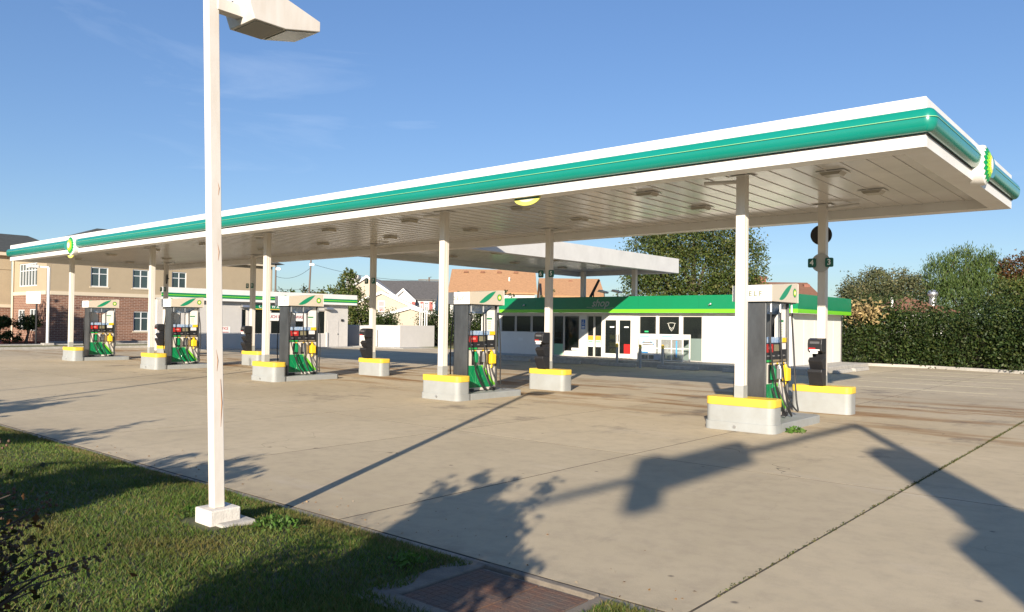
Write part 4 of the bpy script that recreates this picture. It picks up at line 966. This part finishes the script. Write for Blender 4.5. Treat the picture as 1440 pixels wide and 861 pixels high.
for x0, x1, z0, z1 in HB+HB2:
    f_ = MB(); nmul = 6 if z0 > 3 else 2; e = .08
    for k in range(nmul+1): xx = x0+(x1-x0-e)*k/nmul; f_.box(xx, xx+e, 21.24, 21.36, z0, z1)
    f_.box(x0+e, x1-e, 21.245, 21.355, z0, z0+e); f_.box(x0+e, x1-e, 21.245, 21.355, z1-e, z1); f_.box(x0+e, x1-e, 21.246, 21.354, z0+(z1-z0)*.68-.03, z0+(z1-z0)*.68+.03)
    o = f_.build('window', MATS['window_frame_pale'], bb); MB().box(x0+e, x1-e, 21.29, 21.31, z0+e, z1-e).build('pane', glassd, o)
MB().tube([(-69.9, 21.1, 0), (-69.9, 21.1, 6.9)], .07, 8).build('downpipe', trim, bb)
# recessed left wing
q = MB().box(-70.6, -70.3, 2, 21.1, 0, 2.7).build('brick_wall', brick, bb); MB().box(-70.6, -70.3, 2, 21.1, 2.7, 7.0).build('stucco_wall', stucco, bb)
MB().box(-70.299, -70.2, 2, 21.1, 2.6, 2.85).build('trim_band', trim, bb); MB().box(-70.299, -70.25, 2, 21.1, 5.6, 5.68).build('reveal_line', stucco, bb); MB().box(-70.7, -69.9, 2, 21.1, 6.7, 7.0).build('eave_trim', trim, bb)
r_ = MB(); r_.add([(BX+.5, 21.0, 7.0), (BX+.5, 41, 7.0), (-76, 41, 7.0), (-76, 21, 7.0), (-68, 26.6, 9.3), (-68, 36, 9.3)], [(0, 1, 5, 4), (2, 3, 4, 5), (0, 4, 3), (1, 2, 5), (0, 3, 2, 1)]); r_.build('roof', roofd, bb)
r_ = MB(); r_.add([(-69.8, 0, 7.01), (-69.8, 26, 7.01), (-82, 26, 7.01), (-82, 0, 7.01), (-76, 0, 8.95), (-76, 24, 8.95)], [(0, 1, 5, 4), (2, 3, 4, 5), (0, 4, 3), (1, 2, 5), (0, 3, 2, 1)]); r_.build('roof', roofd, bb)
# driveway, verge and planting in front of it
tag(MB().box(-63.0, -55.6, -30, 60, -.08, -.02).build('driveway', asph), kind='structure')
tag(MB().box(-55.4, -50.4, 14.6, 60, -.06, .06).build('grass_verge', mat('verge_turf', (.11, .125, .03), .95, var=.5, vscale=3, col2=(.17, .14, .06), bump=.5, bscale=60)), kind='structure')
kb = MB(); kb.box(-50.39, -50.2, 14.4, 60, -.05, .14); kb.box(-55.6, -55.41, 14.4, 60, -.05, .14); kb.box(-55.4, -50.4, 14.4, 14.59, -.05, .139); tag(kb.build('verge_kerb', kerbm, bevel=.02), kind='structure')
tag(MB().box(-69.9, -63.2, 8, 21.0, -.06, .07).build('mulch_bed', mat('red_mulch', (.20, .05, .03), .95, var=.4, vscale=6, bump=.6, bscale=30)), kind='structure')
tag(MB().box(-62.95, -62.0, 21.2, 45, -.05, .1).build('building_walk', kerbm), kind='structure')
tag(MB().box(-55.6, -50.21, -30, 14.4, -.07, -.012).build('entrance_apron', lotm), kind='structure')
tag(MB().box(-50.2, -45, -30, 4.4, -.07, -.0125).build('entrance_apron', lotm), kind='structure')
topi = leafmat('topiary_leaves', [(.015, .03, .006), (.03, .05, .01), (.045, .065, .015)], .15)
for k, (lat, dep, z0, r0, lab) in enumerate(((-34.6, 53, 1.45, .75, 'left round topiary shrub in the mulch bed'), (-33.2, 54, 1.45, .85, 'right round topiary shrub with a bare trunk in the mulch bed'))):
    p_ = SP(lat, dep)
    tree('topiary_shrub', lab, (p_.x, p_.y, .05), [((p_.x, p_.y, z0), (r0, r0, r0*.62)), ((p_.x+.2, p_.y+.3, z0+.1), (r0*.7, r0*.7, r0*.5))], 2600, .12, topi, barkm, 'shrub', 'topiary shrubs', tr=.09)
p_ = SP(-33.8, 53.2); tree('low_shrub', 'low clipped shrub below the topiary in the mulch bed', (p_.x, p_.y, .05), [((p_.x, p_.y, .4), (.75, .75, .4))], 1500, .12, topi, barkm, 'shrub', tr=.05)
pk = leafmat('pink_flowers', [(.55, .16, .25), (.7, .3, .4), (.08, .12, .03)], .2)
fp = np.array([list(SP(a_, d_)) for a_, d_ in zip(rng.uniform(-36.5, -34.0, 500), rng.uniform(51.5, 53, 500))]); fp[:, 2] = .08+.25*rng.random(500)
tag(leafmesh('flower_bed', fp, np.full(500, .14), pk, flat=.7), 'pink flowers planted along the mulch bed', 'flowers', kind='stuff')
tree('street_tree', 'leafy street tree just outside the left of the picture before the brick building', (-56.2, 8.8, 0), [((-56.2, 8.8, 5.2), (2.4, 2.4, 2.0)), ((-57.2, 9.6, 4.0), (1.8, 1.8, 1.4)), ((-55.2, 8.0, 4.2), (1.8, 1.8, 1.5))], 6000, .3, topi, barkm, tr=.22)
# far lamp post and sign
p_ = SP(-29.65, 50.5)
t = empty('lamp_post', (p_.x, p_.y, .06), 'distant white lamp post on the grass verge at the left', 'lamp post')
MB().tube([(p_.x, p_.y, .05), (p_.x, p_.y, 5.1)], .09, 8).build('pole', white, t, smooth=True)
MB().box(p_.x-.3, p_.x+.3, p_.y-.3, p_.y+.3, .0, .2).build('base', conc, t)
q = SP(-30.6, 50.3); MB().prism([(q.x-.35, q.y-.25), (q.x+.35, q.y-.25), (q.x+.35, q.y+.25), (q.x-.35, q.y+.25)], 2, 5.05, 5.25).build('lamp_head', white, t); MB().tube([(p_.x, p_.y, 5.1), (q.x, q.y, 5.15)], .06, 6).build('arm', white, t)
p_ = SP(-31.3, 52)
t = empty('site_sign', (p_.x, p_.y, 0), 'plain white square sign on a post before the brick building', 'sign')
MB().tube([(p_.x, p_.y, -.05), (p_.x, p_.y, 3.5)], .06, 8).build('post', dark, t)
q = MB(); a_ = SP(-31.95, 51.9); c_ = SP(-31.0, 51.9); q.add([(a_.x, a_.y, 2.78), (c_.x, c_.y, 2.78), (c_.x, c_.y, 3.55), (a_.x, a_.y, 3.55), (a_.x-.03, a_.y+.04, 2.78), (c_.x-.03, c_.y+.04, 2.78), (c_.x-.03, c_.y+.04, 3.55), (a_.x-.03, a_.y+.04, 3.55)], [(0, 1, 2, 3), (4, 5, 6, 7), (0, 1, 5, 4), (1, 2, 6, 5), (2, 3, 7, 6), (3, 0, 4, 7)]); q.build('sign_panel', posterw, t)

# ------------------------------------------------------------------ houses behind (their street is turned to the station)
siding = mat('cream_siding', (.39, .34, .26), .7, var=.04, vscale=2); vinyl = mat('white_siding', (.52, .50, .47), .7)
tanroof = mat('tan_shingle_roof', (.40, .22, .11), .9, var=.28, vscale=5, bump=.5, bscale=10, stretch=(1, 1, 2)); brownroof = mat('brown_shingle_roof', (.20, .095, .055), .9, var=.2, vscale=4)
greyroof = mat('grey_shingle_roof', (.085, .082, .082), .9, var=.3, vscale=4, bump=.4, bscale=12); maroon = mat('maroon_shutter', (.26, .05, .04), .6); lightroof = mat('pale_grey_roof', (.42, .40, .37), .8)
brickflat = mat('chimney_brick', (.24, .10, .07), .9, var=.3, vscale=8)
def sbuild(mb, name, m, par, **k): mb.v = [tuple(SP(*v)) for v in mb.v]; return mb.build(name, m, par, **k)
def gable(par, l0, l1, d0, d1, ze, zr, ax, wm, rm, ov=.25, z0=0):
    """gabled block: ax 'lat' ridge runs along lat, 'dep' the gable faces the station"""
    if ax == 'lat':
        mid = (d0+d1)/2; sbuild(MB().prism([(d0, z0), (d1, z0), (d1, ze), (mid, zr), (d0, ze)], 0, l0, l1), 'wall', wm, par)
        for s in (1, -1):
            e = d0 if s > 0 else d1; sl = (zr-ze)/(mid-d0)
            sbuild(MB().prism([(mid, zr+.02), (e-s*ov, ze-ov*sl+.02), (e-s*ov, ze-ov*sl+.2), (mid, zr+.2)], 0, l0-ov, l1+ov), 'roof', rm, par)
    else:
        mid = (l0+l1)/2; sbuild(MB().prism([(l0, z0), (l1, z0), (l1, ze), (mid, zr), (l0, ze)], 1, d0, d1), 'wall', wm, par)
        for s in (1, -1):
            e = l0 if s > 0 else l1; sl = (zr-ze)/(mid-l0)
            sbuild(MB().prism([(mid, zr+.02), (e-s*ov, ze-ov*sl+.02), (e-s*ov, ze-ov*sl+.2), (mid, zr+.2)], 1, d0-ov, d1+ov), 'roof', rm, par)
            sbuild(MB().prism([(mid, zr-.12), (e-s*ov, ze-ov*sl-.12), (e-s*ov, ze-ov*sl+.21), (mid, zr+.21)], 1, d0-ov-.06, d0-ov-.01), 'rake_board', white, par)
def swin(par, l0, l1, d, z0, z1, m=glassd, shut=None):
    q = MB(); e = .09; q.box(l0, l0+e, d-.06, d+.02, z0, z1); q.box(l1-e, l1, d-.06, d+.02, z0, z1); q.box(l0+e, l1-e, d-.06, d+.02, z0, z0+e); q.box(l0+e, l1-e, d-.06, d+.02, z1-e, z1); q.box(l0+e, l1-e, d-.058, d+.018, (z0+z1)/2-.04, (z0+z1)/2+.04)
    o = sbuild(q, 'window', white, par); sbuild(MB().box(l0+e, l1-e, d-.03, d-.005, z0+e, z1-e), 'pane', m, o)
    if shut:
        for a, c in ((l0-.48, l0-.05), (l1+.05, l1+.48)): sbuild(MB().box(a, c, d-.07, d-.005, z0, z1), 'shutter', shut, par)
ch = empty('cream_house', SP(-17, 100), 'cream sided house with two gables behind the dumpster enclosure', 'house')
gable(ch, -23.2, -12.6, 100, 112, 4.0, 7.6, 'dep', siding, lightroof)
gable(ch, -21.2, -9.7, 96.5, 99.6, 3.0, 5.45, 'dep', siding, lightroof)
gable(ch, -17.2, -5.6, 93, 96.2, 1.9, 3.55, 'dep', siding, lightroof)
swin(ch, -15.85, -15.0, 96.5, 3.05, 4.45, mat('pinkish_blind', (.45, .2, .2), .5))
sbuild(MB().box(-21.2, -19.6, 103, 105, 6.0, 8.0), 'chimney', vinyl, ch)
dh = empty('dark_roofed_house', SP(-12, 104), 'white house with dark grey roof and maroon shutters right of the cream house', 'house')
gable(dh, -19, -9.3, 102, 110, 4.85, 7.3, 'lat', vinyl, greyroof)
gable(dh, -14.6, -11.9, 100.4, 103, 4.75, 6.0, 'dep', vinyl, greyroof)
swin(dh, -10.75, -10.1, 102, 3.35, 4.55, glassd, maroon); swin(dh, -13.9, -13.3, 100.4, 3.3, 4.5, glassd, maroon); swin(dh, -12.7, -12.2, 100.4, 3.3, 4.5, glassd, maroon)
th = empty('tan_roofed_house', SP(-1, 83), 'white house with a broad tan shingle roof behind the store', 'house')
gable(th, -5.75, 2.9, 80, 91, 4.95, 7.55, 'lat', vinyl, tanroof)
for l in (-4.4, -2.6, -.8, 1.0): sbuild(MB().prism([(l-.25, 7.32), (l+.25, 7.32), (l+.2, 7.52), (l-.2, 7.52)], 1, 84.4, 84.9), 'roof_vent', brownroof, th)
sbuild(MB().tube([(.3, 82.6, 6.1), (.3, 82.6, 6.75)], .09, 8), 'vent_pipe', white, th)
swin(th, .6, 1.6, 80, 3.0, 4.3)
th2 = empty('tan_roofed_house', SP(7, 90), 'smaller white house with tan shingle roof behind the wing canopy columns', 'house')
gable(th2, 4.0, 10.6, 86, 96, 4.9, 7.0, 'lat', vinyl, tanroof)
for l in (5.2, 7.4): sbuild(MB().prism([(l-.25, 6.75), (l+.25, 6.75), (l+.2, 6.95), (l-.2, 6.95)], 1, 90, 90.5), 'roof_vent', brownroof, th2)
bh = empty('brown_roofed_house', SP(23, 64), 'brown roofed house with a brick chimney behind the store', 'house')
gable(bh, 19.4, 25.6, 62, 72, 3.4, 5.5, 'lat', vinyl, brownroof)
sbuild(MB().box(19.95, 20.85, 62.6, 63.4, 3.5, 5.75), 'chimney', brickflat, bh); sbuild(MB().box(19.88, 20.92, 62.53, 63.47, 5.75, 5.92), 'chimney_cap', brickflat, bh)
sbuild(MB().box(25.2, 25.7, 66, 66.6, 4.0, 5.5), 'chimney', brickflat, bh)
bh2 = empty('low_brown_roof_building', SP(34, 66), 'low brown roof with a round metal vent showing over the hedge', 'building')
sbuild(MB().box(31.6, 36.7, 64, 70, 0, 3.2), 'wall', vinyl, bh2)
q = MB(); q.add([(31.0, 63.4, 3.2), (37.3, 63.4, 3.2), (37.3, 70.6, 3.2), (31.0, 70.6, 3.2), (34.15, 66.5, 4.55)], [(0, 1, 4), (1, 2, 4), (2, 3, 4), (3, 0, 4), (3, 2, 1, 0)]); sbuild(q, 'roof', brownroof, bh2)
q = MB(); q.tube([(35.55, 65, 3.5), (35.55, 65, 4.5), (35.55, 65, 4.53)], [.3, .3, .42], 12); q.sphere((35.55, 65, 4.78), .42, 12, 8, sz=.85); sbuild(q, 'round_vent', galv, bh2, smooth=True)
sbuild(MB().tube([(31.9, 64.5, 3.3), (31.9, 64.5, 4.4)], .12, 8), 'vent_pipe', white, bh2)

# ------------------------------------------------------------------ trees and hedges
oak = leafmat('oak_leaves', [(.030, .055, .010), (.052, .08, .016), (.08, .10, .022), (.115, .115, .028)], .22)
olive = leafmat('olive_leaves', [(.055, .075, .03), (.085, .10, .045), (.12, .125, .06), (.15, .13, .06)], .25)
willow = leafmat('willow_leaves', [(.04, .075, .018), (.07, .11, .025), (.09, .125, .035)], .25)
redl = leafmat('reddish_leaves', [(.06, .05, .015), (.10, .055, .02), (.13, .045, .02), (.06, .075, .015)], .22)
deep = leafmat('deep_green_leaves', [(.02, .04, .008), (.035, .06, .012), (.05, .075, .016)], .2)
yew = leafmat('hedge_leaves', [(.012, .028, .006), (.024, .047, .010), (.040, .062, .014), (.062, .076, .018)], .2)
def TB(lst): return [((SP(a, d).x, SP(a, d).y, z), r) for a, d, z, r in lst]
def T_(name, label, lat, dep, lst, n, leaf, m, **k): return tree(name, label, tuple(SP(lat, dep, -.02)), TB(lst), n, leaf, m, barkm, **k)
T_('broad_oak_tree', 'large olive green tree rising behind the store roof', 13.5, 58, [(10.6, 57, 6.6, (2.3, 2.3, 2.0)), (12.6, 58, 8.3, (3.0, 3, 1.9)), (15.4, 58, 8.6, (2.8, 2.8, 2.0)), (17.2, 58, 6.6, (1.9, 2, 2.6)), (13.5, 57.5, 5.2, (3.6, 3, 2.2)), (11, 58, 4.4, (2.6, 2, 1.6)), (16.4, 57, 4.6, (2.2, 2, 1.6))], 42000, .17, oak, tr=.35)
T_('olive_tree', 'hazy olive tree at the left end of the tall hedge', 33, 72, [(32.8, 72, 5.0, (2.0, 2, 1.8)), (34.2, 72, 6.0, (1.5, 1.5, 1.4)), (31.8, 71, 4.3, (1.2, 1.2, 1.4))], 11000, .18, olive, tr=.2)
T_('olive_tree', 'thin yellowish olive tree between the hazy olive and the willow', 37, 73, [(37.0, 73, 5.6, (1.7, 1.7, 1.8)), (38.2, 73, 5.0, (1.6, 1.5, 1.8)), (35.8, 73, 4.6, (1.3, 1.3, 1.4))], 9000, .18, olive, tr=.2)
T_('willow_tree', 'drooping green willow tree above the hedge', 42, 72, [(40.3, 72, 6.6, (1.9, 1.8, 2.0)), (42.3, 72, 7.5, (1.9, 1.8, 2.0)), (44.2, 72, 7.2, (1.7, 1.7, 2.0)), (41.2, 71, 5.0, (2.6, 2, 1.8)), (43.8, 71, 5.0, (2.0, 2, 1.8))], 20000, .30, willow, tr=.3, aspect=.22, hang=True)
T_('red_tinted_tree', 'tree with reddish autumn crown right of the willow', 47, 70, [(46.0, 70, 7.0, (1.6, 1.6, 1.6)), (46.6, 70, 5.6, (2.0, 2, 1.8))], 8000, .20, redl, tr=.22)
T_('leafy_tree', 'bright leafed tree in front of the reddish tree', 44.6, 66, [(43.8, 66, 4.6, (2.3, 2, 1.6)), (45.0, 66, 5.4, (1.3, 1.3, 1.3))], 7000, .2, oak, tr=.2)
T_('dark_tree', 'dark green tree at the right edge of the picture', 50, 68, [(48.4, 68, 6.8, (2.2, 2, 2.2)), (51, 69, 7.2, (2.6, 2, 2.4)), (49, 67, 4.6, (2.8, 2, 2.0))], 14000, .22, deep, tr=.3)
st_ = T_('small_tree', 'small yellow green tree behind the car wash corner', -10.4, 56, [(-11.3, 56, 4.6, (.8, .8, .9)), (-11.6, 56, 3.7, (1.3, 1.2, .8)), (-10.7, 55, 2.9, (1.3, 1.2, 1.0)), (-10.3, 55, 1.9, (1.2, 1.1, .9)), (-11.3, 56, 5.25, (.35, .35, .5))], 7000, .15, oak, tr=.12); st_.scale = (1.16,)*3; st_.location = st_.location*1.16; st_.location.z = -.3
T_('dark_tree', 'dark tree behind the car wash, left of the utility poles', -31, 90, [(-31.6, 90, 6.2, (1.9, 1.8, 2.2)), (-29.9, 90, 5.6, (1.5, 1.5, 2.0)), (-31, 90, 3.8, (2.4, 2, 1.8))], 3600, .32, deep, tr=.3)
for k, (lat, dep, z, r) in enumerate(((-39.8, 140, 5.2, (2.6, 2.5, 2.4)), (-36, 141, 5.4, (3.2, 2.5, 2.7)), (-31.2, 139, 5.1, (3.0, 2.5, 2.5)), (-26.5, 142, 4.8, (2.8, 2.5, 2.2)), (-14.2, 140, 6.0, (2.6, 2.5, 3.0)), (-10.8, 141, 5.8, (2.4, 2.5, 2.8)), (-19.3, 140, 6.1, (2.4, 2, 2.4)), (-6.5, 140, 5.6, (2.6, 2.5, 3.0)))):
    T_('far_tree', 'distant low tree on the skyline, '+('first', 'second', 'third', 'fourth', 'sixth', 'seventh', 'fifth', 'eighth')[k]+' from the left', lat, dep, [(lat, dep, z, r), (lat+r[0]*.6, dep, z-1.3, (r[0]*.8, 2, r[2]*.7))], 1100, .55, olive if k % 2 else oak, tr=.3, group='trees on the skyline')
for k, (lat, z) in enumerate(((-.2, 3.6), (2.9, 3.7))):
    T_('sapling', ('thin sapling before the tan roof, left of the two', 'thin sapling before the tan roof, right of the two')[k], lat, 52, [(lat-.4, 52, z-.4, (.35, .3, .5)), (lat+.3, 52, z, (.5, .3, .6)), (lat+.8, 52, z-.7, (.4, .3, .5))], 190, .17, olive, tr=.05)
# hedge blocks
def hedge(name, label, corners, h0, h1, n, leaf, m, cat='hedge'):
    """corners: list of world points along its centre line; half depth w"""
    root = empty(name, (corners[0][0], corners[0][1], 0), label, cat)
    P = []; seg = [np.hypot(b_[0]-a_[0], b_[1]-a_[1]) for a_, b_ in zip(corners, corners[1:])]; tot = sum(seg)
    core = MB()
    for (a_, b_), L_ in zip(zip(corners, corners[1:]), seg):
        k = int(n*L_/tot); d = np.array([(b_[0]-a_[0])/L_, (b_[1]-a_[1])/L_]); nr = np.array([-d[1], d[0]])
        nc = k//24; u_ = rng.random(nc)*L_; th_ = rng.uniform(-.15, math.pi+.15, nc); H = h0+(h1-h0)*.5*(1+np.sin(u_*1.1+a_[0])*np.cos(u_*.47))
        rr = .90+.20*rng.normal(size=nc); wv = 1.1+.22*np.sin(u_*1.7)+.12*np.sin(u_*4.1)
        cx_ = np.cos(th_)*wv*rr; cz_ = np.abs(np.sin(th_))**.55*H*rr*.97
        low = rng.random(nc) < .4; cx_ = np.where(low, np.sign(cx_)*wv*rr, cx_); cz_ = np.where(low, rng.random(nc)*H*.9, cz_)
        i = rng.integers(0, nc, k); sp_ = rng.normal(size=(k, 3))*np.array([.2, .17, .17])
        uu = u_[i]+sp_[:, 0]; off = cx_[i]+sp_[:, 1]; zz = np.maximum(.05, cz_[i]+sp_[:, 2])
        P.append(np.c_[a_[0]+d[0]*uu+nr[0]*off, a_[1]+d[1]*uu+nr[1]*off, zz])
        hw = .62; c4 = [(a_[0]+nr[0]*s*hw, a_[1]+nr[1]*s*hw) for s in (-1, 1)]+[(b_[0]+nr[0]*s*hw, b_[1]+nr[1]*s*hw) for s in (1, -1)]
        core.prism(c4, 2, -.05, h0*.6)
        for q_ in np.arange(.5, L_, .9):
            x_, y_ = a_[0]+d[0]*q_, a_[1]+d[1]*q_; core.tube([(x_, y_, 0), (x_+random.uniform(-.3, .3), y_+random.uniform(-.3, .3), h0*.95)], [.04, .015], 5)
    core.build('dark_core_and_stems', mat('hedge_core_dark', (.025, .022, .012), .95), root)  # added solid block, dark like the shaded inside, stops see-through; tubes are stems
    P = np.concatenate(P); leafmesh('foliage', P, leaf*(.6+.8*rng.random(len(P))), m, root, aspect=.5)
    return root
hedge('tall_hedge', 'tall dense dark green hedge along the right edge of the lot', [(-13.5, 42.6), (-9, 42.4), (-4.5, 40.6), (1, 38.6), (7, 37)], 2.55, 3.15, 120000, .13, yew)
hedge('rear_hedge', 'green hedge behind the vent pipes left of the store', [tuple(SP(-6.9, 62))[:2], tuple(SP(-3.2, 62.5))[:2], tuple(SP(1.6, 63))[:2]], 2.4, 2.9, 24000, .15, yew)
hedge('rear_shrub', 'rounded green shrub behind the dumpster enclosure', [tuple(SP(-12.2, 65))[:2], tuple(SP(-9.2, 65.4))[:2]], 2.1, 2.6, 8000, .15, deep, 'shrub')
o = leafmesh('pampas', np.array([(-12.1, 41.2, 2.65)])+rng.normal(size=(700, 3))*np.array([.5, .35, .28]), .2*(.5+rng.random(700)), leafmat('pale_blossom', [(.35, .26, .11), (.45, .33, .16), (.25, .2, .08)], .3), aspect=.4); o.name = 'pale_seed_plumes'; tag(o, 'pale tan seed plumes on top of the hedge beside the store corner', 'shrub', kind='stuff')
tag(MB().prism([(-14, 40.9), (-8.7, 40.7), (-4.2, 38.9), (1.2, 37.0), (8, 35.2), (8, 35.4), (1.2, 37.2), (-4.2, 39.1), (-8.7, 40.9), (-14, 41.1)], 2, -.05, .13).build('hedge_kerb', conc, bevel=.015), kind='structure')
tag(MB().prism([(-14, 41.1), (-8.7, 40.9), (-4.2, 39.1), (1.2, 37.2), (8, 35.4), (12, 60), (-14, 60)], 2, -.06, .06).build('hedge_bed', earth), kind='structure')

# utility poles and lines
wood = mat('pole_wood', (.13, .10, .08), .9)
poles_ = []
for k, (lat, dep, h, lean) in enumerate(((-38.5, 130, 11.2, 0), (-32.9, 130, 12.0, .5), (-12.9, 130, 9.4, 0))):
    t = empty('utility_pole', SP(lat, dep), 'distant wooden utility pole, '+('leftmost', 'middle, slightly leaning', 'with a crossarm right of the houses')[k], 'utility pole', 'utility poles')
    sbuild(MB().tube([(lat-lean*.5, dep, -.1), (lat+lean*.5, dep, h)], [.2, .13], 8), 'pole', wood, t)
    if k == 2:
        sbuild(MB().box(lat-1.8, lat+2.2, dep-.08, dep+.08, h-.55, h-.37), 'crossarm', wood, t); sbuild(MB().box(lat-1.3, lat+1.3, dep-.08, dep+.08, h-1.4, h-1.25), 'crossarm', wood, t)
    else:
        sbuild(MB().box(lat+.1, lat+.8, dep-.2, dep+.2, h-.9, h-.6), 'floodlamp', galv, t)
def wire(label, a_, c_, sag, r=.03):
    pts = [a_.lerp(c_, q)+Vector((0, 0, -sag*4*q*(1-q))) for q in np.linspace(0, 1, 14)]
    tag(MB().tube(pts, r, 5).build('power_line', dark), label, 'power line')
wire('thin power line sagging between the two left poles', SP(-38.4, 130, 9.2), SP(-32.6, 130, 10.8), .9)
wire('power line crossing the sky from the leaning pole to the crossarm pole', SP(-32.6, 130, 11.4), SP(-11, 130, 9.0), 1.0)
wire('lower power line running past the crossarm pole', SP(-60, 132, 7.3), SP(20, 132, 7.6), .3, .022)

# ------------------------------------------------------------------ street side behind the camera (casts the long shadows on the lot)
ts = empty('traffic_signal', (5.8, -3.8, 0), 'traffic signal pole with mast arm at the street corner behind the viewer', 'traffic signal')
MB().tube([(5.8, -3.8, -.1), (5.8, -3.8, 7.05)], [.16, .10], 12).build('pole', galv, ts, smooth=True)
MB().tube([(5.75, -3.7, 7.06), (5.7, -9, 7.15), (5.7, -15, 7.3)], [.09, .075, .06], 10).build('mast_arm', galv, ts, smooth=True)
MB().box(5.62, 5.78, -11.05, -8.55, 6.86, 7.50).build('signal_head', dark, ts, bevel=.03)
MB().box(5.60, 5.80, -11.62, -11.08, 6.62, 7.66).build('signal_head', dark, ts, bevel=.03)
q = MB(); q.prism([(5.26, 4.62), (5.90, 4.62), (5.90, 5.98), (5.78, 6.1), (5.40, 6.1), (5.26, 5.95)], 1, -4.05, -3.75); q.build('signal_head', dark, ts)
MB().box(5.12, 6.9, -3.92, -3.86, 4.37, 4.61).build('shadow_caster_plate', signg, ts); MB().box(5.92, 7.0, -3.93, -3.87, 4.615, 4.9).build('shadow_caster_plate', signg, ts); MB().prism([(4.76, 2.6), (7.0, 2.6), (7.0, 4.47), (5.14, 4.47), (4.86, 4.30)], 1, -4.2, -3.95).build('shadow_caster_box', galv, ts)  # unseen plates and box, shaped only to fill out the cast shadow's outline
for k, (a_, c_, h, r) in enumerate((((-19.0, 5.5), (-23.9, 12.8), 5.6, .06), ((-22.4, 6.5), (-27.1, 14.5), 5.9, .035))):
    o_ = Vector((.474, -.8805, 0))*(h/.321); d_ = (Vector((*c_, 0))-Vector((*a_, 0)))
    A_ = Vector((*a_, h))+o_-d_*2.2; C_ = Vector((*a_, h))+o_+d_*1.45
    tag(MB().tube([A_, C_], r, 6).build('overhead_cable', dark), ('thicker overhead cable above the street behind the viewer', 'thinner overhead cable above the street behind the viewer')[k], 'cable')
myr = leafmat('crape_myrtle_leaves', [(.03, .035, .008), (.06, .055, .015), (.12, .05, .025), (.05, .06, .015)], .2)
berry = mat('seed_capsule', (.10, .055, .03), .7, var=.4, vscale=30)
def myrtle(label, x, y, h, spread, n_st, leaves, seed, lean=(0, 0), clusters=30):
    random.seed(seed); root = empty('crape_myrtle', (x, y, .1), label, 'shrub', 'crape myrtles along the street')
    br = MB(); sd_ = MB(); L_ = []
    for k in range(n_st):
        a = random.uniform(0, 2*math.pi); r_ = spread*random.uniform(.35, 1); top = Vector((x+lean[0]+r_*math.cos(a), y+lean[1]+r_*math.sin(a), .1+h*random.uniform(.62, 1.0)))
        b0 = Vector((x+.08*math.cos(a), y+.08*math.sin(a), .05)); m1 = b0.lerp(top, .5)+Vector((random.uniform(-.1, .1), random.uniform(-.1, .1), .1))
        br.tube([b0, m1, top], [.018, .011, .003], 5)
        for q in range(9):
            t_ = random.uniform(.3, 1); p_ = (b0.lerp(m1, t_*2) if t_ < .5 else m1.lerp(top, t_*2-1)); e_ = p_+Vector((random.uniform(-.3, .3), random.uniform(-.3, .3), random.uniform(0, .3)))
            br.tube([p_, p_.lerp(e_, .5)+Vector((0, 0, .03)), e_], [.006, .004, .002], 4)
            for _ in range(leaves): L_.append(p_.lerp(e_, random.random())+Vector((random.gauss(0, .06), random.gauss(0, .06), random.gauss(0, .06))))
            if random.random() < clusters/100:
                for _ in range(9): sd_.sphere(e_+Vector((random.gauss(0, .026), random.gauss(0, .026), random.gauss(.0, .026))), .0062, 6, 4)
    br.build('branches', barkm, root)
    if sd_.v: sd_.build('seed_heads', berry, root, smooth=True)
    pts = np.array([tuple(p_) for p_ in L_]); leafmesh('leaves', pts, .045*(.6+.7*rng.random(len(pts))), myr, root, aspect=.55) if False else leafmesh('leaves', pts, (.034 if h < 1.5 else .115)*(.6+.7*rng.random(len(pts))), myr, root, aspect=.6)
    return root
myrtle('crape myrtle shrub with dark seed heads reaching in at the left edge of the lawn', -3.16, .36, 1.13, .47, 46, 16, 3, lean=(-.03, .25), clusters=80)
myrtle('crape myrtle behind the viewer, first to the left', -1.75, -.75, 2.75, .75, 30, 42, 5)
myrtle('crape myrtle behind the viewer, second to the left', -6.3, -1.3, 2.2, 1.2, 34, 40, 6)
myrtle('crape myrtle behind the viewer, third to the left', -10.5, -1.2, 2.1, 1.2, 30, 36, 8)
myrtle('crape myrtle behind the viewer, fourth to the left', -15, -1.0, 2.6, 1.2, 30, 36, 9)
myrtle('low crape myrtle just right of the viewer', 1.3, -.9, 1.9, .6, 14, 16, 10)
